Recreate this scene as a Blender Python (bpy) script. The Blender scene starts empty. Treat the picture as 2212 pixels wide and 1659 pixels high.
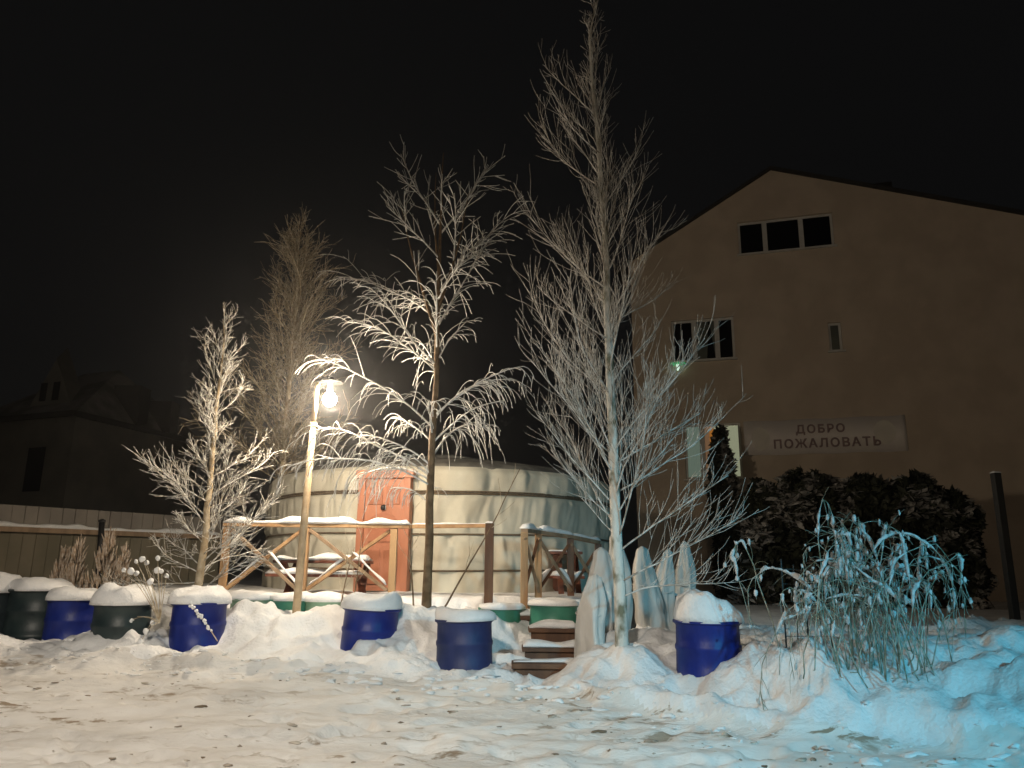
import bpy, math, random
import numpy as np
from mathutils import Vector, Matrix

random.seed(7)
rng = np.random.default_rng(7)
scene = bpy.context.scene
col = scene.collection

# ------------------------------------------------------------------ camera
CAM_H = 1.3
PITCH, ROLL, HFOV = math.radians(13.5), math.radians(0.6), math.radians(67)
FPX = 1106 / math.tan(HFOV / 2)                       # focal length in photo units (2212 wide)
F = np.array([0, math.cos(PITCH), math.sin(PITCH)])
U0 = np.array([0, -math.sin(PITCH), math.cos(PITCH)])
R0 = np.array([1.0, 0, 0])
RV = R0 * math.cos(ROLL) + U0 * math.sin(ROLL)
UV = U0 * math.cos(ROLL) - R0 * math.sin(ROLL)
C0 = np.array([0, 0, CAM_H])
cam_d = bpy.data.cameras.new('camera')
cam = bpy.data.objects.new('camera', cam_d)
col.objects.link(cam)
cam.matrix_world = Matrix(((RV[0], UV[0], -F[0], C0[0]), (RV[1], UV[1], -F[1], C0[1]),
                           (RV[2], UV[2], -F[2], C0[2]), (0, 0, 0, 1)))
cam_d.sensor_width = 36
cam_d.lens = 18 / math.tan(HFOV / 2)
cam_d.clip_end = 500
scene.camera = cam

# ------------------------------------------------------------------ night sky
w = bpy.data.worlds.new('World'); scene.world = w; w.use_nodes = True
wn, wl = w.node_tree.nodes, w.node_tree.links
wn.clear()
sky = wn.new('ShaderNodeTexSky'); sky.sky_type = 'NISHITA'; sky.sun_disc = False
sky.sun_elevation = math.radians(-4); sky.sun_rotation = math.radians(200)
bg1 = wn.new('ShaderNodeBackground'); bg1.inputs[1].default_value = 0.002
bg2 = wn.new('ShaderNodeBackground'); bg2.inputs[0].default_value = (0.0034, 0.0034, 0.0035, 1); bg2.inputs[1].default_value = 1
addn = wn.new('ShaderNodeAddShader'); out = wn.new('ShaderNodeOutputWorld')
wl.new(sky.outputs[0], bg1.inputs[0]); wl.new(bg1.outputs[0], addn.inputs[0])
wl.new(bg2.outputs[0], addn.inputs[1]); wl.new(addn.outputs[0], out.inputs[0])

# ------------------------------------------------------------------ unseen lamps outside the frame
def point_lamp(name, loc, power, color, radius):
    l = bpy.data.lights.new(name, 'POINT'); l.energy = power; l.color = color; l.shadow_soft_size = radius
    o = bpy.data.objects.new(name, l); col.objects.link(o); o.location = loc
    return o
sl = bpy.data.lights.new('street_light', 'SPOT'); sl.energy = 2700; sl.color = (1.0, 0.90, 0.77); sl.shadow_soft_size = 0.3
sl.spot_size = math.radians(70); sl.spot_blend = 1.0
so_ = bpy.data.objects.new('street_light', sl); col.objects.link(so_); so_.location = (-2.2, -2.0, 5.4)
so_.rotation_euler = (Vector((-2.1, 6.3, 0)) - Vector((-2.2, -2.0, 5.4))).to_track_quat('-Z', 'Y').to_euler()
point_lamp('house_fill_light', (1.0, -15.0, 8.5), 1150, (1.0, 0.80, 0.56), 0.3)  # added warm fill far behind the camera, brightens the house wall
cl_ = bpy.data.lights.new('sign_light', 'SPOT'); cl_.energy = 1550; cl_.color = (0.07, 0.58, 0.84); cl_.shadow_soft_size = 0.12
cl_.spot_size = math.radians(60); cl_.spot_blend = 0.9
co_ = bpy.data.objects.new('sign_light', cl_); col.objects.link(co_); co_.location = (5.2, 0.0, 3.4)
co_.rotation_euler = (Vector((2.7, 6.7, 0.5)) - Vector((5.2, 0.0, 3.4))).to_track_quat('-Z', 'Y').to_euler()

scene.cycles.max_bounces = 5; scene.cycles.diffuse_bounces = 3; scene.cycles.glossy_bounces = 2; scene.cycles.transmission_bounces = 2; scene.cycles.volume_bounces = 0
scene.view_settings.view_transform = 'Standard'
scene.view_settings.look = 'None'
scene.view_settings.exposure = 0.0
scene.view_settings.gamma = 1.0
scene.view_settings.use_curve_mapping = False

# ------------------------------------------------------------------ helpers
def ray(px, py): return F * FPX + RV * (px - 1106) - UV * (py - 829.5)
def at(px, py, y):
    d = ray(px, py); return C0 + d * (y / d[1])

def link(o, parent=None):
    col.objects.link(o)
    if parent is not None: o.parent = parent
    return o
def tag(o, label=None, cat=None, group=None, kind=None):
    if label: o['label'] = label
    if cat: o['category'] = cat
    if group: o['group'] = group
    if kind: o['kind'] = kind
    return o
def thing(name, loc, label, cat, group=None):
    o = bpy.data.objects.new(name, None); o.empty_display_size = 0.1
    o.location = tuple(float(v) for v in loc); col.objects.link(o)
    return tag(o, label, cat, group)

def hash2(ix, iy, s):
    h = (ix * 374761393 + iy * 668265263 + s * 2147483647) & 0xffffffff
    h = ((h ^ (h >> 13)) * 1274126177) & 0xffffffff
    return ((h ^ (h >> 16)) & 0xffff) / 65535.0
def vnoise(x, y, s=0):
    x = np.asarray(x, float); y = np.asarray(y, float)
    ix = np.floor(x).astype(np.int64); iy = np.floor(y).astype(np.int64)
    fx = x - ix; fy = y - iy
    fx = fx * fx * (3 - 2 * fx); fy = fy * fy * (3 - 2 * fy)
    a = hash2(ix, iy, s); b = hash2(ix + 1, iy, s); c = hash2(ix, iy + 1, s); d = hash2(ix + 1, iy + 1, s)
    return (a * (1 - fx) + b * fx) * (1 - fy) + (c * (1 - fx) + d * fx) * fy - 0.5
def fbm(x, y, oct=4, s=0):
    t = 0; a = 1.0
    for i in range(oct):
        t = t + a * vnoise(x * 2 ** i + 17.3 * i, y * 2 ** i - 9.1 * i, s + i); a *= 0.5
    return t

def unit(v):
    v = np.asarray(v, float); n = np.linalg.norm(v)
    return v / n if n > 1e-9 else np.array([0, 0, 1.0])

ICO_V = None
def ico():
    global ICO_V, ICO_F
    if ICO_V is None:
        import bmesh
        bm = bmesh.new(); bmesh.ops.create_icosphere(bm, subdivisions=2, radius=1.0)
        bm.verts.ensure_lookup_table()
        ICO_V = np.array([v.co[:] for v in bm.verts]); ICO_F = [[v.index for v in f.verts] for f in bm.faces]
        bm.free()
    return ICO_V, ICO_F

class MB:
    def __init__(s): s.v = []; s.f = []; s.n = 0
    def add(s, v, f):
        v = np.asarray(v, float); s.v.append(v); n = s.n
        s.f.extend([[i + n for i in q] for q in f]); s.n += len(v)
    def box(s, lo, hi):
        (a, b, c), (d, e, g) = lo, hi
        v = [(a, b, c), (d, b, c), (d, e, c), (a, e, c), (a, b, g), (d, b, g), (d, e, g), (a, e, g)]
        s.add(v, [(3, 2, 1, 0), (4, 5, 6, 7), (0, 1, 5, 4), (1, 2, 6, 5), (2, 3, 7, 6), (3, 0, 4, 7)])
        return s
    def bar(s, p0, p1, wd, ht, up=(0, 0, 1)):
        p0 = np.asarray(p0, float); p1 = np.asarray(p1, float)
        d = unit(p1 - p0); u = np.asarray(up, float)
        if abs(d @ u) > 0.97: u = np.array([0, 1.0, 0])
        a = unit(np.cross(d, u)); b = np.cross(a, d)
        a = a * wd / 2; b = b * ht / 2
        v = [p0 - a - b, p0 + a - b, p0 + a + b, p0 - a + b, p1 - a - b, p1 + a - b, p1 + a + b, p1 - a + b]
        s.add(v, [(3, 2, 1, 0), (4, 5, 6, 7), (0, 1, 5, 4), (1, 2, 6, 5), (2, 3, 7, 6), (3, 0, 4, 7)])
        return s
    def tube(s, pts, rad, k=6, cap=True):
        pts = np.asarray(pts, float); m = len(pts)
        rad = np.broadcast_to(np.asarray(rad, float), (m,))
        t = np.gradient(pts, axis=0); t /= np.linalg.norm(t, axis=1, keepdims=True) + 1e-12
        ref = np.array([0.37, 0.81, 0.45]) if abs(t[0] @ np.array([0.37, 0.81, 0.45])) < 0.9 else np.array([1.0, 0, 0])
        a = np.cross(t, ref); a /= np.linalg.norm(a, axis=1, keepdims=True) + 1e-12
        b = np.cross(t, a)
        an = np.arange(k) * 2 * math.pi / k
        v = pts[:, None] + rad[:, None, None] * (np.cos(an)[None, :, None] * a[:, None] + np.sin(an)[None, :, None] * b[:, None])
        f = [(i * k + j, i * k + (j + 1) % k, (i + 1) * k + (j + 1) % k, (i + 1) * k + j) for i in range(m - 1) for j in range(k)]
        if cap and k > 3: f += [tuple(range(k))[::-1], tuple((m - 1) * k + j for j in range(k))]
        s.add(v.reshape(-1, 3), f); return s
    def lathe(s, prof, n=32, loc=(0, 0, 0), cap=True):
        an = np.arange(n) * 2 * math.pi / n; v = []
        for r, z in prof: v.append(np.stack([r * np.cos(an), r * np.sin(an), np.full(n, z)], 1))
        v = np.concatenate(v) + np.asarray(loc, float); m = len(prof)
        f = [(i * n + j, i * n + (j + 1) % n, (i + 1) * n + (j + 1) % n, (i + 1) * n + j) for i in range(m - 1) for j in range(n)]
        if cap: f += [tuple(range(n))[::-1], tuple((m - 1) * n + j for j in range(n))]
        s.add(v, f); return s
    def lump(s, c, r, jit=0.25):
        v, f = ico(); r = np.broadcast_to(np.asarray(r, float), (3,))
        sd = rng.uniform(0, 50)
        nn = 1 + jit * 2 * (vnoise(v[:, 0] * 1.4 + sd, v[:, 1] * 1.4 + v[:, 2] * 1.1 + sd))
        s.add(v * nn[:, None] * r + np.asarray(c, float), f); return s
    def build(s, name, mat, parent=None, smooth=False, bevel=0):
        v = np.concatenate(s.v) if s.v else np.zeros((0, 3))
        if parent is not None:
            p = parent; off = np.zeros(3)
            while p is not None: off = off + np.array(p.location[:]); p = p.parent
            v = v - off
        me = bpy.data.meshes.new(name)
        me.from_pydata([tuple(x) for x in v.tolist()], [], [tuple(q) for q in s.f]); me.update()
        me.materials.append(mat)
        if smooth: me.polygons.foreach_set('use_smooth', [True] * len(me.polygons))
        o = bpy.data.objects.new(name, me); link(o, parent)
        if bevel:
            b = o.modifiers.new('bevel', 'BEVEL'); b.width = bevel; b.segments = 2; b.limit_method = 'ANGLE'
        return o

# ------------------------------------------------------------------ materials
def mat(name, c1, c2=None, scale=6.0, rough=0.7, bump=0.0, bscale=20.0, stretch=(1, 1, 1), lo=0.4, hi=0.6, metal=0, emit=None, es=0, spec=0.5, detail=6, coat=0):
    m = bpy.data.materials.new(name); m.use_nodes = True
    n, l = m.node_tree.nodes, m.node_tree.links
    b = n['Principled BSDF']
    b.inputs['Base Color'].default_value = (*c1, 1); b.inputs['Roughness'].default_value = rough
    b.inputs['Metallic'].default_value = metal; b.inputs['Specular IOR Level'].default_value = spec
    b.inputs['Coat Weight'].default_value = coat
    tc = n.new('ShaderNodeTexCoord'); mp = n.new('ShaderNodeMapping'); mp.inputs['Scale'].default_value = stretch
    l.new(tc.outputs['Object'], mp.inputs[0])
    if c2 is not None:
        t = n.new('ShaderNodeTexNoise'); t.inputs['Scale'].default_value = scale; t.inputs['Detail'].default_value = detail
        l.new(mp.outputs[0], t.inputs['Vector'])
        r = n.new('ShaderNodeValToRGB'); r.color_ramp.elements[0].position = lo; r.color_ramp.elements[1].position = hi
        r.color_ramp.elements[0].color = (*c1, 1); r.color_ramp.elements[1].color = (*c2, 1)
        l.new(t.outputs['Fac'], r.inputs[0]); l.new(r.outputs[0], b.inputs['Base Color'])
    if bump:
        t2 = n.new('ShaderNodeTexNoise'); t2.inputs['Scale'].default_value = bscale; t2.inputs['Detail'].default_value = 8
        l.new(mp.outputs[0], t2.inputs['Vector'])
        bp = n.new('ShaderNodeBump'); bp.inputs['Strength'].default_value = bump; bp.inputs['Distance'].default_value = 0.03
        l.new(t2.outputs['Fac'], bp.inputs['Height']); l.new(bp.outputs[0], b.inputs['Normal'])
    if emit:
        b.inputs['Emission Color'].default_value = (*emit, 1); b.inputs['Emission Strength'].default_value = es
    return m
M = {}
M['snow'] = mat('fresh_snow', (0.78, 0.79, 0.8), (0.84, 0.84, 0.84), 9, 0.65, 0.35, 45, spec=0.25)
M['snow_bank'] = mat('bank_snow', (0.70, 0.70, 0.70), (0.84, 0.84, 0.84), 2.2, 0.7, 0.5, 28, lo=0.36, hi=0.55, spec=0.25)
M['blue'] = mat('blue_plastic', (0.006, 0.016, 0.15), (0.012, 0.028, 0.20), 5, 0.42, 0.10, 40, stretch=(1, 1, .4), spec=.3)
M['blue_dull'] = mat('dull_blue_plastic', (0.009, 0.02, 0.09), (0.02, 0.032, 0.12), 5, 0.55, 0.12, 40, stretch=(1, 1, .4))
M['teal'] = mat('dark_teal_paint', (0.012, 0.024, 0.028), (0.02, 0.036, 0.038), 4, 0.45, 0.08, 40)
M['green'] = mat('green_paint', (0.03, 0.17, 0.115), (0.05, 0.23, 0.16), 4, 0.45, 0.06, 30)
M['greenpale'] = mat('pale_green_paint', (0.16, 0.29, 0.2), (0.2, 0.34, 0.24), 4, 0.5, 0.06, 30)
M['slate'] = mat('slate_blue_paint', (0.014, 0.024, 0.03), (0.022, 0.034, 0.04), 4, 0.5, 0.06, 30)
M['wood'] = mat('pine_wood', (0.33, 0.19, 0.09), (0.45, 0.28, 0.14), 7, 0.65, 0.25, 30, stretch=(1, 1, 0.15))
M['wood_dark'] = mat('brown_stained_wood', (0.085, 0.038, 0.018), (0.14, 0.066, 0.03), 8, 0.6, 0.25, 30, stretch=(1, 1, 0.12))
M['wood_grey'] = mat('weathered_wood', (0.22, 0.15, 0.09), (0.32, 0.22, 0.14), 8, 0.75, 0.3, 30, stretch=(1, 1, 0.15))
M['redwood'] = mat('red_brown_wood', (0.14, 0.045, 0.025), (0.2, 0.07, 0.04), 8, 0.6, 0.2, 30)
M['canvas'] = mat('yurt_canvas', (0.50, 0.47, 0.385), (0.58, 0.55, 0.455), 2.2, 0.8, 0.15, 70, spec=0.2)
M['rope'] = mat('rope', (0.10, 0.075, 0.05), (0.18, 0.13, 0.08), 30, 0.9, 0.4, 80)
M['roofcloth'] = mat('roof_cloth', (0.10, 0.095, 0.085), (0.2, 0.19, 0.165), 3, 0.85, 0.2, 30)
M['door'] = mat('salmon_door_paint', (0.40, 0.155, 0.085), (0.46, 0.19, 0.11), 5, 0.5, 0.12, 30, stretch=(1, 1, 0.2))
M['door2'] = mat('door_panel_paint', (0.34, 0.12, 0.06), (0.40, 0.15, 0.08), 5, 0.5, 0.12, 30)
M['iron'] = mat('black_iron', (0.02, 0.02, 0.022), (0.03, 0.03, 0.03), 10, 0.45, 0.1, 40, metal=0.6)
M['post_paint'] = mat('lamp_post_paint', (0.42, 0.31, 0.19), (0.52, 0.40, 0.26), 9, 0.45, 0.05, 40)
M['render'] = mat('house_render', (0.58, 0.475, 0.37), (0.66, 0.545, 0.43), 1.1, 0.9, 0.1, 50, spec=0.2)
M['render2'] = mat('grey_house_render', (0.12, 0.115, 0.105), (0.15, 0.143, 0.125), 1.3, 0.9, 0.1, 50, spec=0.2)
M['roof'] = mat('dark_metal_roof', (0.025, 0.024, 0.023), (0.035, 0.033, 0.03), 3, 0.7)
M['pvc'] = mat('white_window_frame', (0.62, 0.60, 0.56), (0.68, 0.66, 0.62), 5, 0.5)
M['glass'] = mat('dark_window_glass', (0.006, 0.006, 0.007), None, rough=0.12, spec=0.4)
M['glass_grey'] = mat('blind_behind_glass', (0.10, 0.11, 0.09), (0.13, 0.14, 0.11), 3, 0.3)
M['curtain_dim'] = mat('dim_curtain', (0.09, 0.1, 0.085), (0.12, 0.13, 0.11), 4, 0.8)
M['banner'] = mat('banner_vinyl', (0.84, 0.76, 0.72), (0.9, 0.82, 0.75), 1.2, 0.55, 0.1, 6)
M['ink'] = mat('banner_lettering', (0.30, 0.20, 0.19), (0.36, 0.25, 0.23), 6, 0.6)
M['ink_pale'] = mat('banner_pale_print', (0.74, 0.68, 0.6), (0.8, 0.74, 0.64), 2, 0.6)
M['curt_cream'] = mat('lit_cream_curtain', (0.5, 0.5, 0.4), emit=(0.62, 0.66, 0.43), es=0.36)
M['curt_orange'] = mat('lit_orange_curtain', (0.5, 0.2, 0.05), emit=(0.50, 0.19, 0.03), es=0.55)
M['curt_tan'] = mat('lit_tan_curtain', (0.4, 0.25, 0.15), emit=(0.30, 0.17, 0.09), es=0.4)
M['curt_green'] = mat('lit_green_curtain', (0.3, 0.4, 0.35), emit=(0.26, 0.36, 0.29), es=0.3)
M['green_glow'] = mat('green_glass_petal', (0.05, 0.4, 0.15), emit=(0.10, 0.55, 0.22), es=0.5)
M['white_glow'] = mat('lit_white_glass', (0.8, 0.9, 0.8), emit=(0.72, 1.0, 0.8), es=1.2)
M['wrap'] = mat('white_wrap_fabric', (0.60, 0.58, 0.54), (0.70, 0.68, 0.64), 5, 0.9, 0.3, 40, stretch=(1, 1, 0.3))
M['bark_brown'] = mat('brown_birch_bark', (0.11, 0.065, 0.028), (0.2, 0.13, 0.07), 9, 0.75, 0.4, 40)
M['bark_tan'] = mat('tan_birch_bark', (0.40, 0.30, 0.18), (0.58, 0.48, 0.34), 8, 0.7, 0.4, 40)
M['bark_white'] = mat('white_birch_bark', (0.18, 0.17, 0.11), (0.66, 0.64, 0.58), 7, 0.75, 0.4, 35, stretch=(1, 1, 0.6), lo=0.38, hi=0.52)
M['frost'] = mat('frosted_twig', (0.42, 0.37, 0.29), (0.74, 0.73, 0.70), 14, 0.7, lo=0.38, hi=0.56)
M['frost_white'] = mat('thickly_frosted_twig', (0.56, 0.53, 0.47), (0.82, 0.82, 0.80), 16, 0.7, lo=0.36, hi=0.55)
M['twig'] = mat('bare_brown_twig', (0.30, 0.23, 0.14), (0.62, 0.55, 0.43), 12, 0.75, lo=0.4, hi=0.62)
M['twig_grey'] = mat('grey_frosted_twig', (0.34, 0.30, 0.25), (0.64, 0.62, 0.58), 12, 0.7, lo=0.38, hi=0.56)
M['dry'] = mat('dry_frosted_stalk', (0.42, 0.30, 0.20), (0.62, 0.52, 0.42), 20, 0.8)
M['vine'] = mat('green_grey_frosted_stem', (0.17, 0.19, 0.13), (0.44, 0.46, 0.40), 14, 0.75, lo=0.4, hi=0.6)
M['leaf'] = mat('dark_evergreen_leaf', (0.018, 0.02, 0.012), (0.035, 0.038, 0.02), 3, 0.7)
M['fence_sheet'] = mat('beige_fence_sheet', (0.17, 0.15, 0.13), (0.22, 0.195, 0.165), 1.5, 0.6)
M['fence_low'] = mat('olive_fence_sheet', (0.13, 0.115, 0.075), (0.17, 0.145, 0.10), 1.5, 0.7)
M['stone'] = mat('frozen_earth', (0.17, 0.12, 0.075), (0.26, 0.20, 0.14), 6, 0.85, 0.3, 25)
M['clod'] = mat('dirty_snow_clod', (0.16, 0.12, 0.08), (0.55, 0.50, 0.43), 6, 0.85, 0.4, 40, lo=0.4, hi=0.6)

# trodden road snow: tyre-packed, with brown stains
def road_mat():
    m = mat('packed_road_snow', (0.6, 0.6, 0.6), None, rough=0.7, spec=0.25)
    n, l = m.node_tree.nodes, m.node_tree.links; b = n['Principled BSDF']
    tc = n.new('ShaderNodeTexCoord'); mp = n.new('ShaderNodeMapping')
    mp.inputs['Scale'].default_value = (0.55, 1.6, 1); mp.inputs['Rotation'].default_value = (0, 0, 0.16)
    l.new(tc.outputs['Object'], mp.inputs[0])
    def noise(scale, detail, src=mp, dist=0.0, rough=0.6):
        t = n.new('ShaderNodeTexNoise'); t.inputs['Scale'].default_value = scale; t.inputs['Detail'].default_value = detail
        t.inputs['Distortion'].default_value = dist; t.inputs['Roughness'].default_value = rough
        l.new(src.outputs[0], t.inputs['Vector']); return t
    def ramp(t, a, b_, ca, cb):
        r = n.new('ShaderNodeValToRGB'); r.color_ramp.elements[0].position = a; r.color_ramp.elements[1].position = b_
        r.color_ramp.elements[0].color = (*ca, 1); r.color_ramp.elements[1].color = (*cb, 1); l.new(t.outputs['Fac'], r.inputs[0]); return r
    base = ramp(noise(2.0, 8), 0.35, 0.65, (0.67, 0.645, 0.61), (0.84, 0.825, 0.80))
    stain = ramp(noise(4.2, 9, dist=0.5, rough=0.68), 0.57, 0.635, (0, 0, 0), (1, 1, 1))
    patch = ramp(noise(0.6, 3), 0.42, 0.58, (0.35, 0.35, 0.35), (1, 1, 1))
    mx = n.new('ShaderNodeMixRGB'); mx.inputs[2].default_value = (0.26, 0.185, 0.11, 1)
    ml = n.new('ShaderNodeMath'); ml.operation = 'MULTIPLY'; m2 = n.new('ShaderNodeMath'); m2.operation = 'MULTIPLY'; m2.inputs[1].default_value = 0.9
    l.new(stain.outputs[0], ml.inputs[0]); l.new(patch.outputs[0], ml.inputs[1]); l.new(ml.outputs[0], m2.inputs[0])
    l.new(m2.outputs[0], mx.inputs[0]); l.new(base.outputs[0], mx.inputs[1]); l.new(mx.outputs[0], b.inputs['Base Color'])
    hm_ = n.new('ShaderNodeMath'); hm_.operation = 'MULTIPLY'
    t = noise(11, 10, dist=0.3, rough=0.65); pr = ramp(noise(0.9, 4), 0.42, 0.62, (0.12, 0.12, 0.12), (1, 1, 1))
    l.new(t.outputs['Fac'], hm_.inputs[0]); l.new(pr.outputs[0], hm_.inputs[1])
    bp = n.new('ShaderNodeBump'); bp.inputs['Strength'].default_value = 0.65; bp.inputs['Distance'].default_value = 0.06
    l.new(hm_.outputs[0], bp.inputs['Height']); l.new(bp.outputs[0], b.inputs['Normal'])
    return m
M['road'] = road_mat()
M['snow_dull'] = mat('crumbly_snow', (0.45, 0.46, 0.45), (0.7, 0.7, 0.7), 20, .8, .5, 60)
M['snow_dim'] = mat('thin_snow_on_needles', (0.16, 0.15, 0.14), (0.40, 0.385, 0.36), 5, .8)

# ------------------------------------------------------------------ ground: road sheet and snow bank sheet (one height field)
CP = [(20,1372,9.0),(95,1380,8.9),(150,1374,8.95),(215,1368,8.9),(285,1357,8.95),(335,1378,8.8),(60,1410,8.6),(180,1415,8.5),(300,1415,8.5),(150,1385,9.4),(40,1380,9.5),(265,1375,9.3),(435,1396,9.4),(435,1407,9.05),(370,1350,9.8),
      (505,1324,9.6),(560,1293,9.9),(605,1325,9.8),(650,1337,9.8),(700,1300,9.9),(560,1380,9.3),(650,1388,9.2),(722,1350,9.6),(735,1395,9.1),
      (450,1425,9.0),(600,1428,8.8),(750,1434,8.6),(790,1409,9.0),(862,1312,9.5),(885,1375,9.1),(840,1400,8.9),(905,1305,10.1),
      (880,1425,8.7),(920,1443,8.5),(920,1385,9.1),(1000,1452,8.35),(1085,1455,8.2),(1130,1490,7.9),(1180,1485,8.0),(1180,1450,8.6),(1190,1430,9.4),(1080,1420,9.2),(1180,1380,10.2),
      (1345,1402,8.0),(1280,1390,8.4),(1265,1450,7.9),(1240,1505,7.5),(1330,1460,7.5),(1400,1352,8.9),(1420,1400,8.1),(1430,1455,7.6),(1350,1535,7.0),
      (1527,1457,7.4),(1600,1415,7.8),(1455,1420,7.9),(1650,1412,7.3),(1750,1395,7.1),(1850,1402,7.0),(1900,1440,6.8),(1980,1480,6.5),(2060,1432,6.7),(2150,1397,6.8),(2212,1390,6.8),
      (2300,1390,6.8),(1700,1500,6.6),(1900,1530,6.2),(2100,1500,6.2),(1600,1525,6.7),(1500,1545,6.8),(1650,1370,10),(1900,1360,10.5),(2150,1350,10),(1500,1370,9.6)]
CPW = np.array([at(*c) for c in CP] + [(x, 10.4, 0.72) for x in np.arange(-8, 1, 0.6)] + [(-7.5, 9.5, 0.5), (-9, 9.3, 0.5), (6, 6.5, 0.8), (7.5, 6.3, 0.8), (6, 9, .6)])
YB_X = [-30, -9, -5.6, -3.5, -1.6, -0.44, 0.5, 1.2, 2.0, 4.0, 8, 30]
YB_Y = [10, 9.0, 8.45, 8.3, 8.0, 7.75, 7.55, 6.9, 6.35, 5.75, 5.2, 5.0]
def road_z(y): return 0.11 * np.clip(y - 5.7, -2.5, 3.4)
def sstep(t): t = np.clip(t, 0, 1); return t * t * (3 - 2 * t)
def terrace_edge(x): return np.where((x > -0.35) & (x < 0.75), 11.3, 10.98)
def ground_z(x, y, noise=True):
    x = np.asarray(x, float); y = np.asarray(y, float)
    shp = x.shape; X = x.ravel(); Y = y.ravel()
    num = np.zeros_like(X); den = np.zeros_like(X)
    for cx, cy, cz in CPW:
        d2 = (X - cx) ** 2 + (Y - cy) ** 2
        ww = np.exp(-d2 / (2 * 0.23 ** 2)) + 2e-3 * np.exp(-d2 / (2 * 0.8 ** 2)) + 1e-9 / (1 + d2)
        num += ww * cz; den += ww
    bank = num / den
    if noise:
        bank = bank + 0.17 * fbm(X * 1.9, Y * 1.9, 4, 3) + 0.2 * (0.35 - np.abs(fbm(X * 3.2, Y * 3.2, 3, 9))) - .03 + 0.03 * vnoise(X * 11, Y * 11, 4) + 0.016 * vnoise(X * 23, Y * 23, 5)
    rz = road_z(Y)
    if noise:
        rut = fbm((X + 0.16 * Y) * 0.9, (Y - 0.16 * X) * 4.2, 5, 21)
        rz = rz + 0.048 * rut + 0.09 * np.maximum(0, fbm(X * 2.6, Y * 5, 4, 31) - 0.14) - 0.07 * np.maximum(0, fbm(X * 3.3, Y * 6, 4, 37) - 0.22) + 0.014 * vnoise(X * 14, Y * 20, 33) + .008 * vnoise(X * 26, Y * 34, 34)
    yb = np.interp(X, YB_X, YB_Y) + (0.34 * fbm(X * 1.3, Y * 1.5, 4, 13) if noise else 0)
    z = rz + (bank - rz) * sstep((Y - yb) / 0.38)
    if noise: z = z + (.10 * np.exp(-((Y - yb - .12) / .13) ** 2) - .05 * np.exp(-((Y - yb - .42) / .15) ** 2)) * np.clip(.75 + 1.6 * vnoise(X * 1.7, Y * .4, 51), 0, 1.4) * np.clip(1 - np.abs(X - .45) / .55, 0, 1) ** 0 * np.where((X > .05) & (X < .75), .25, 1)
    up = 0.93 + (0.05 * fbm(X * 1.7, Y * 1.7, 4, 41) if noise else 0)
    far = sstep((X - 2.2) / 1.2)
    upper = up * (1 - far) + (0.6 + 0.05 * fbm(X, Y, 3, 44)) * far
    z = z + (upper - z) * np.where(far > 0.5, sstep((Y - 10.0) / 1.5), sstep((Y - terrace_edge(X)) / 0.16))
    return z.reshape(shp)
PRINTS = []
for k in range(26):                                                  # lines of boot prints across the road
    x0, y0 = rng.uniform(-5, 3.5), rng.uniform(5.2, 7.6); a = rng.uniform(-.5, .5) + (math.pi if k % 2 else 0); sd = 1
    for j in range(rng.integers(3, 8)):
        PRINTS.append((x0 + math.cos(a) * .62 * j - math.sin(a) * .1 * sd, y0 + math.sin(a) * .62 * j + math.cos(a) * .1 * sd, a + rng.normal(0, .2))); sd = -sd
def add_prints(X, Y, Z):
    for px_, py_, a in PRINTS:
        if py_ > np.interp(px_, YB_X, YB_Y) - .1: continue
        m = (np.abs(X - px_) < .35) & (np.abs(Y - py_) < .35)
        if not m.any(): continue
        dx, dy = X[m] - px_, Y[m] - py_
        u_ = (dx * math.cos(a) + dy * math.sin(a)) / .14; v_ = (-dx * math.sin(a) + dy * math.cos(a)) / .055
        rr = np.sqrt(u_ ** 2 + v_ ** 2)
        Z[m] += -.034 * sstep((1.25 - rr) / .5) + .010 * np.exp(-((rr - 1.5) / .3) ** 2)
    # tyre tracks: two pairs running across the yard
    for off, sl_ in ((6.15, .03), (7.35, .03), (5.55, -.05)):
        yc = off + sl_ * X + .05 * np.sin(X * 1.1 + off)
        d = np.abs(Y - yc)
        tread = .5 + .5 * np.sin(X * 55 + np.sign(Y - yc) * Y * 40)
        Z += np.where(Y < np.interp(X, YB_X, YB_Y) - .2, -.012 * sstep((.14 - d) / .05) * (.55 + .45 * tread) * np.clip(.5 + 1.6 * vnoise(X * .7, Y * 0 + off, 91), 0, 1) + .006 * np.exp(-((d - .18) / .04) ** 2), 0)
    return Z
def gz(x, y): return float(ground_z(np.array([x]), np.array([y]))[0])

def graded(lo, hi, fine_lo, fine_hi, step, grow):
    a = list(np.arange(fine_lo, fine_hi, step)); s = step; v = a[-1]
    while v < hi: s *= grow; v += s; a.append(v)
    s = step; v = a[0]
    while v > lo: s *= grow; v -= s; a.insert(0, v)
    return np.array(a)
gx = graded(-90, 90, -6.6, 5.4, 0.033, 1.12)
gy = graded(-25, 120, 5.0, 11.3, 0.033, 1.1)
GX, GY = np.meshgrid(gx, gy)
GZ = add_prints(GX, GY, ground_z(GX, GY))
nx, ny = len(gx), len(gy)
ybm = np.interp(GX, YB_X, YB_Y) + 0.1
idx = np.arange(nx * ny).reshape(ny, nx)
quads = np.stack([idx[:-1, :-1], idx[:-1, 1:], idx[1:, 1:], idx[1:, :-1]], -1).reshape(-1, 4)
isroad = (GY < ybm)[:-1, :-1].ravel()
allv = np.stack([GX, GY, GZ], -1).reshape(-1, 3)
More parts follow.
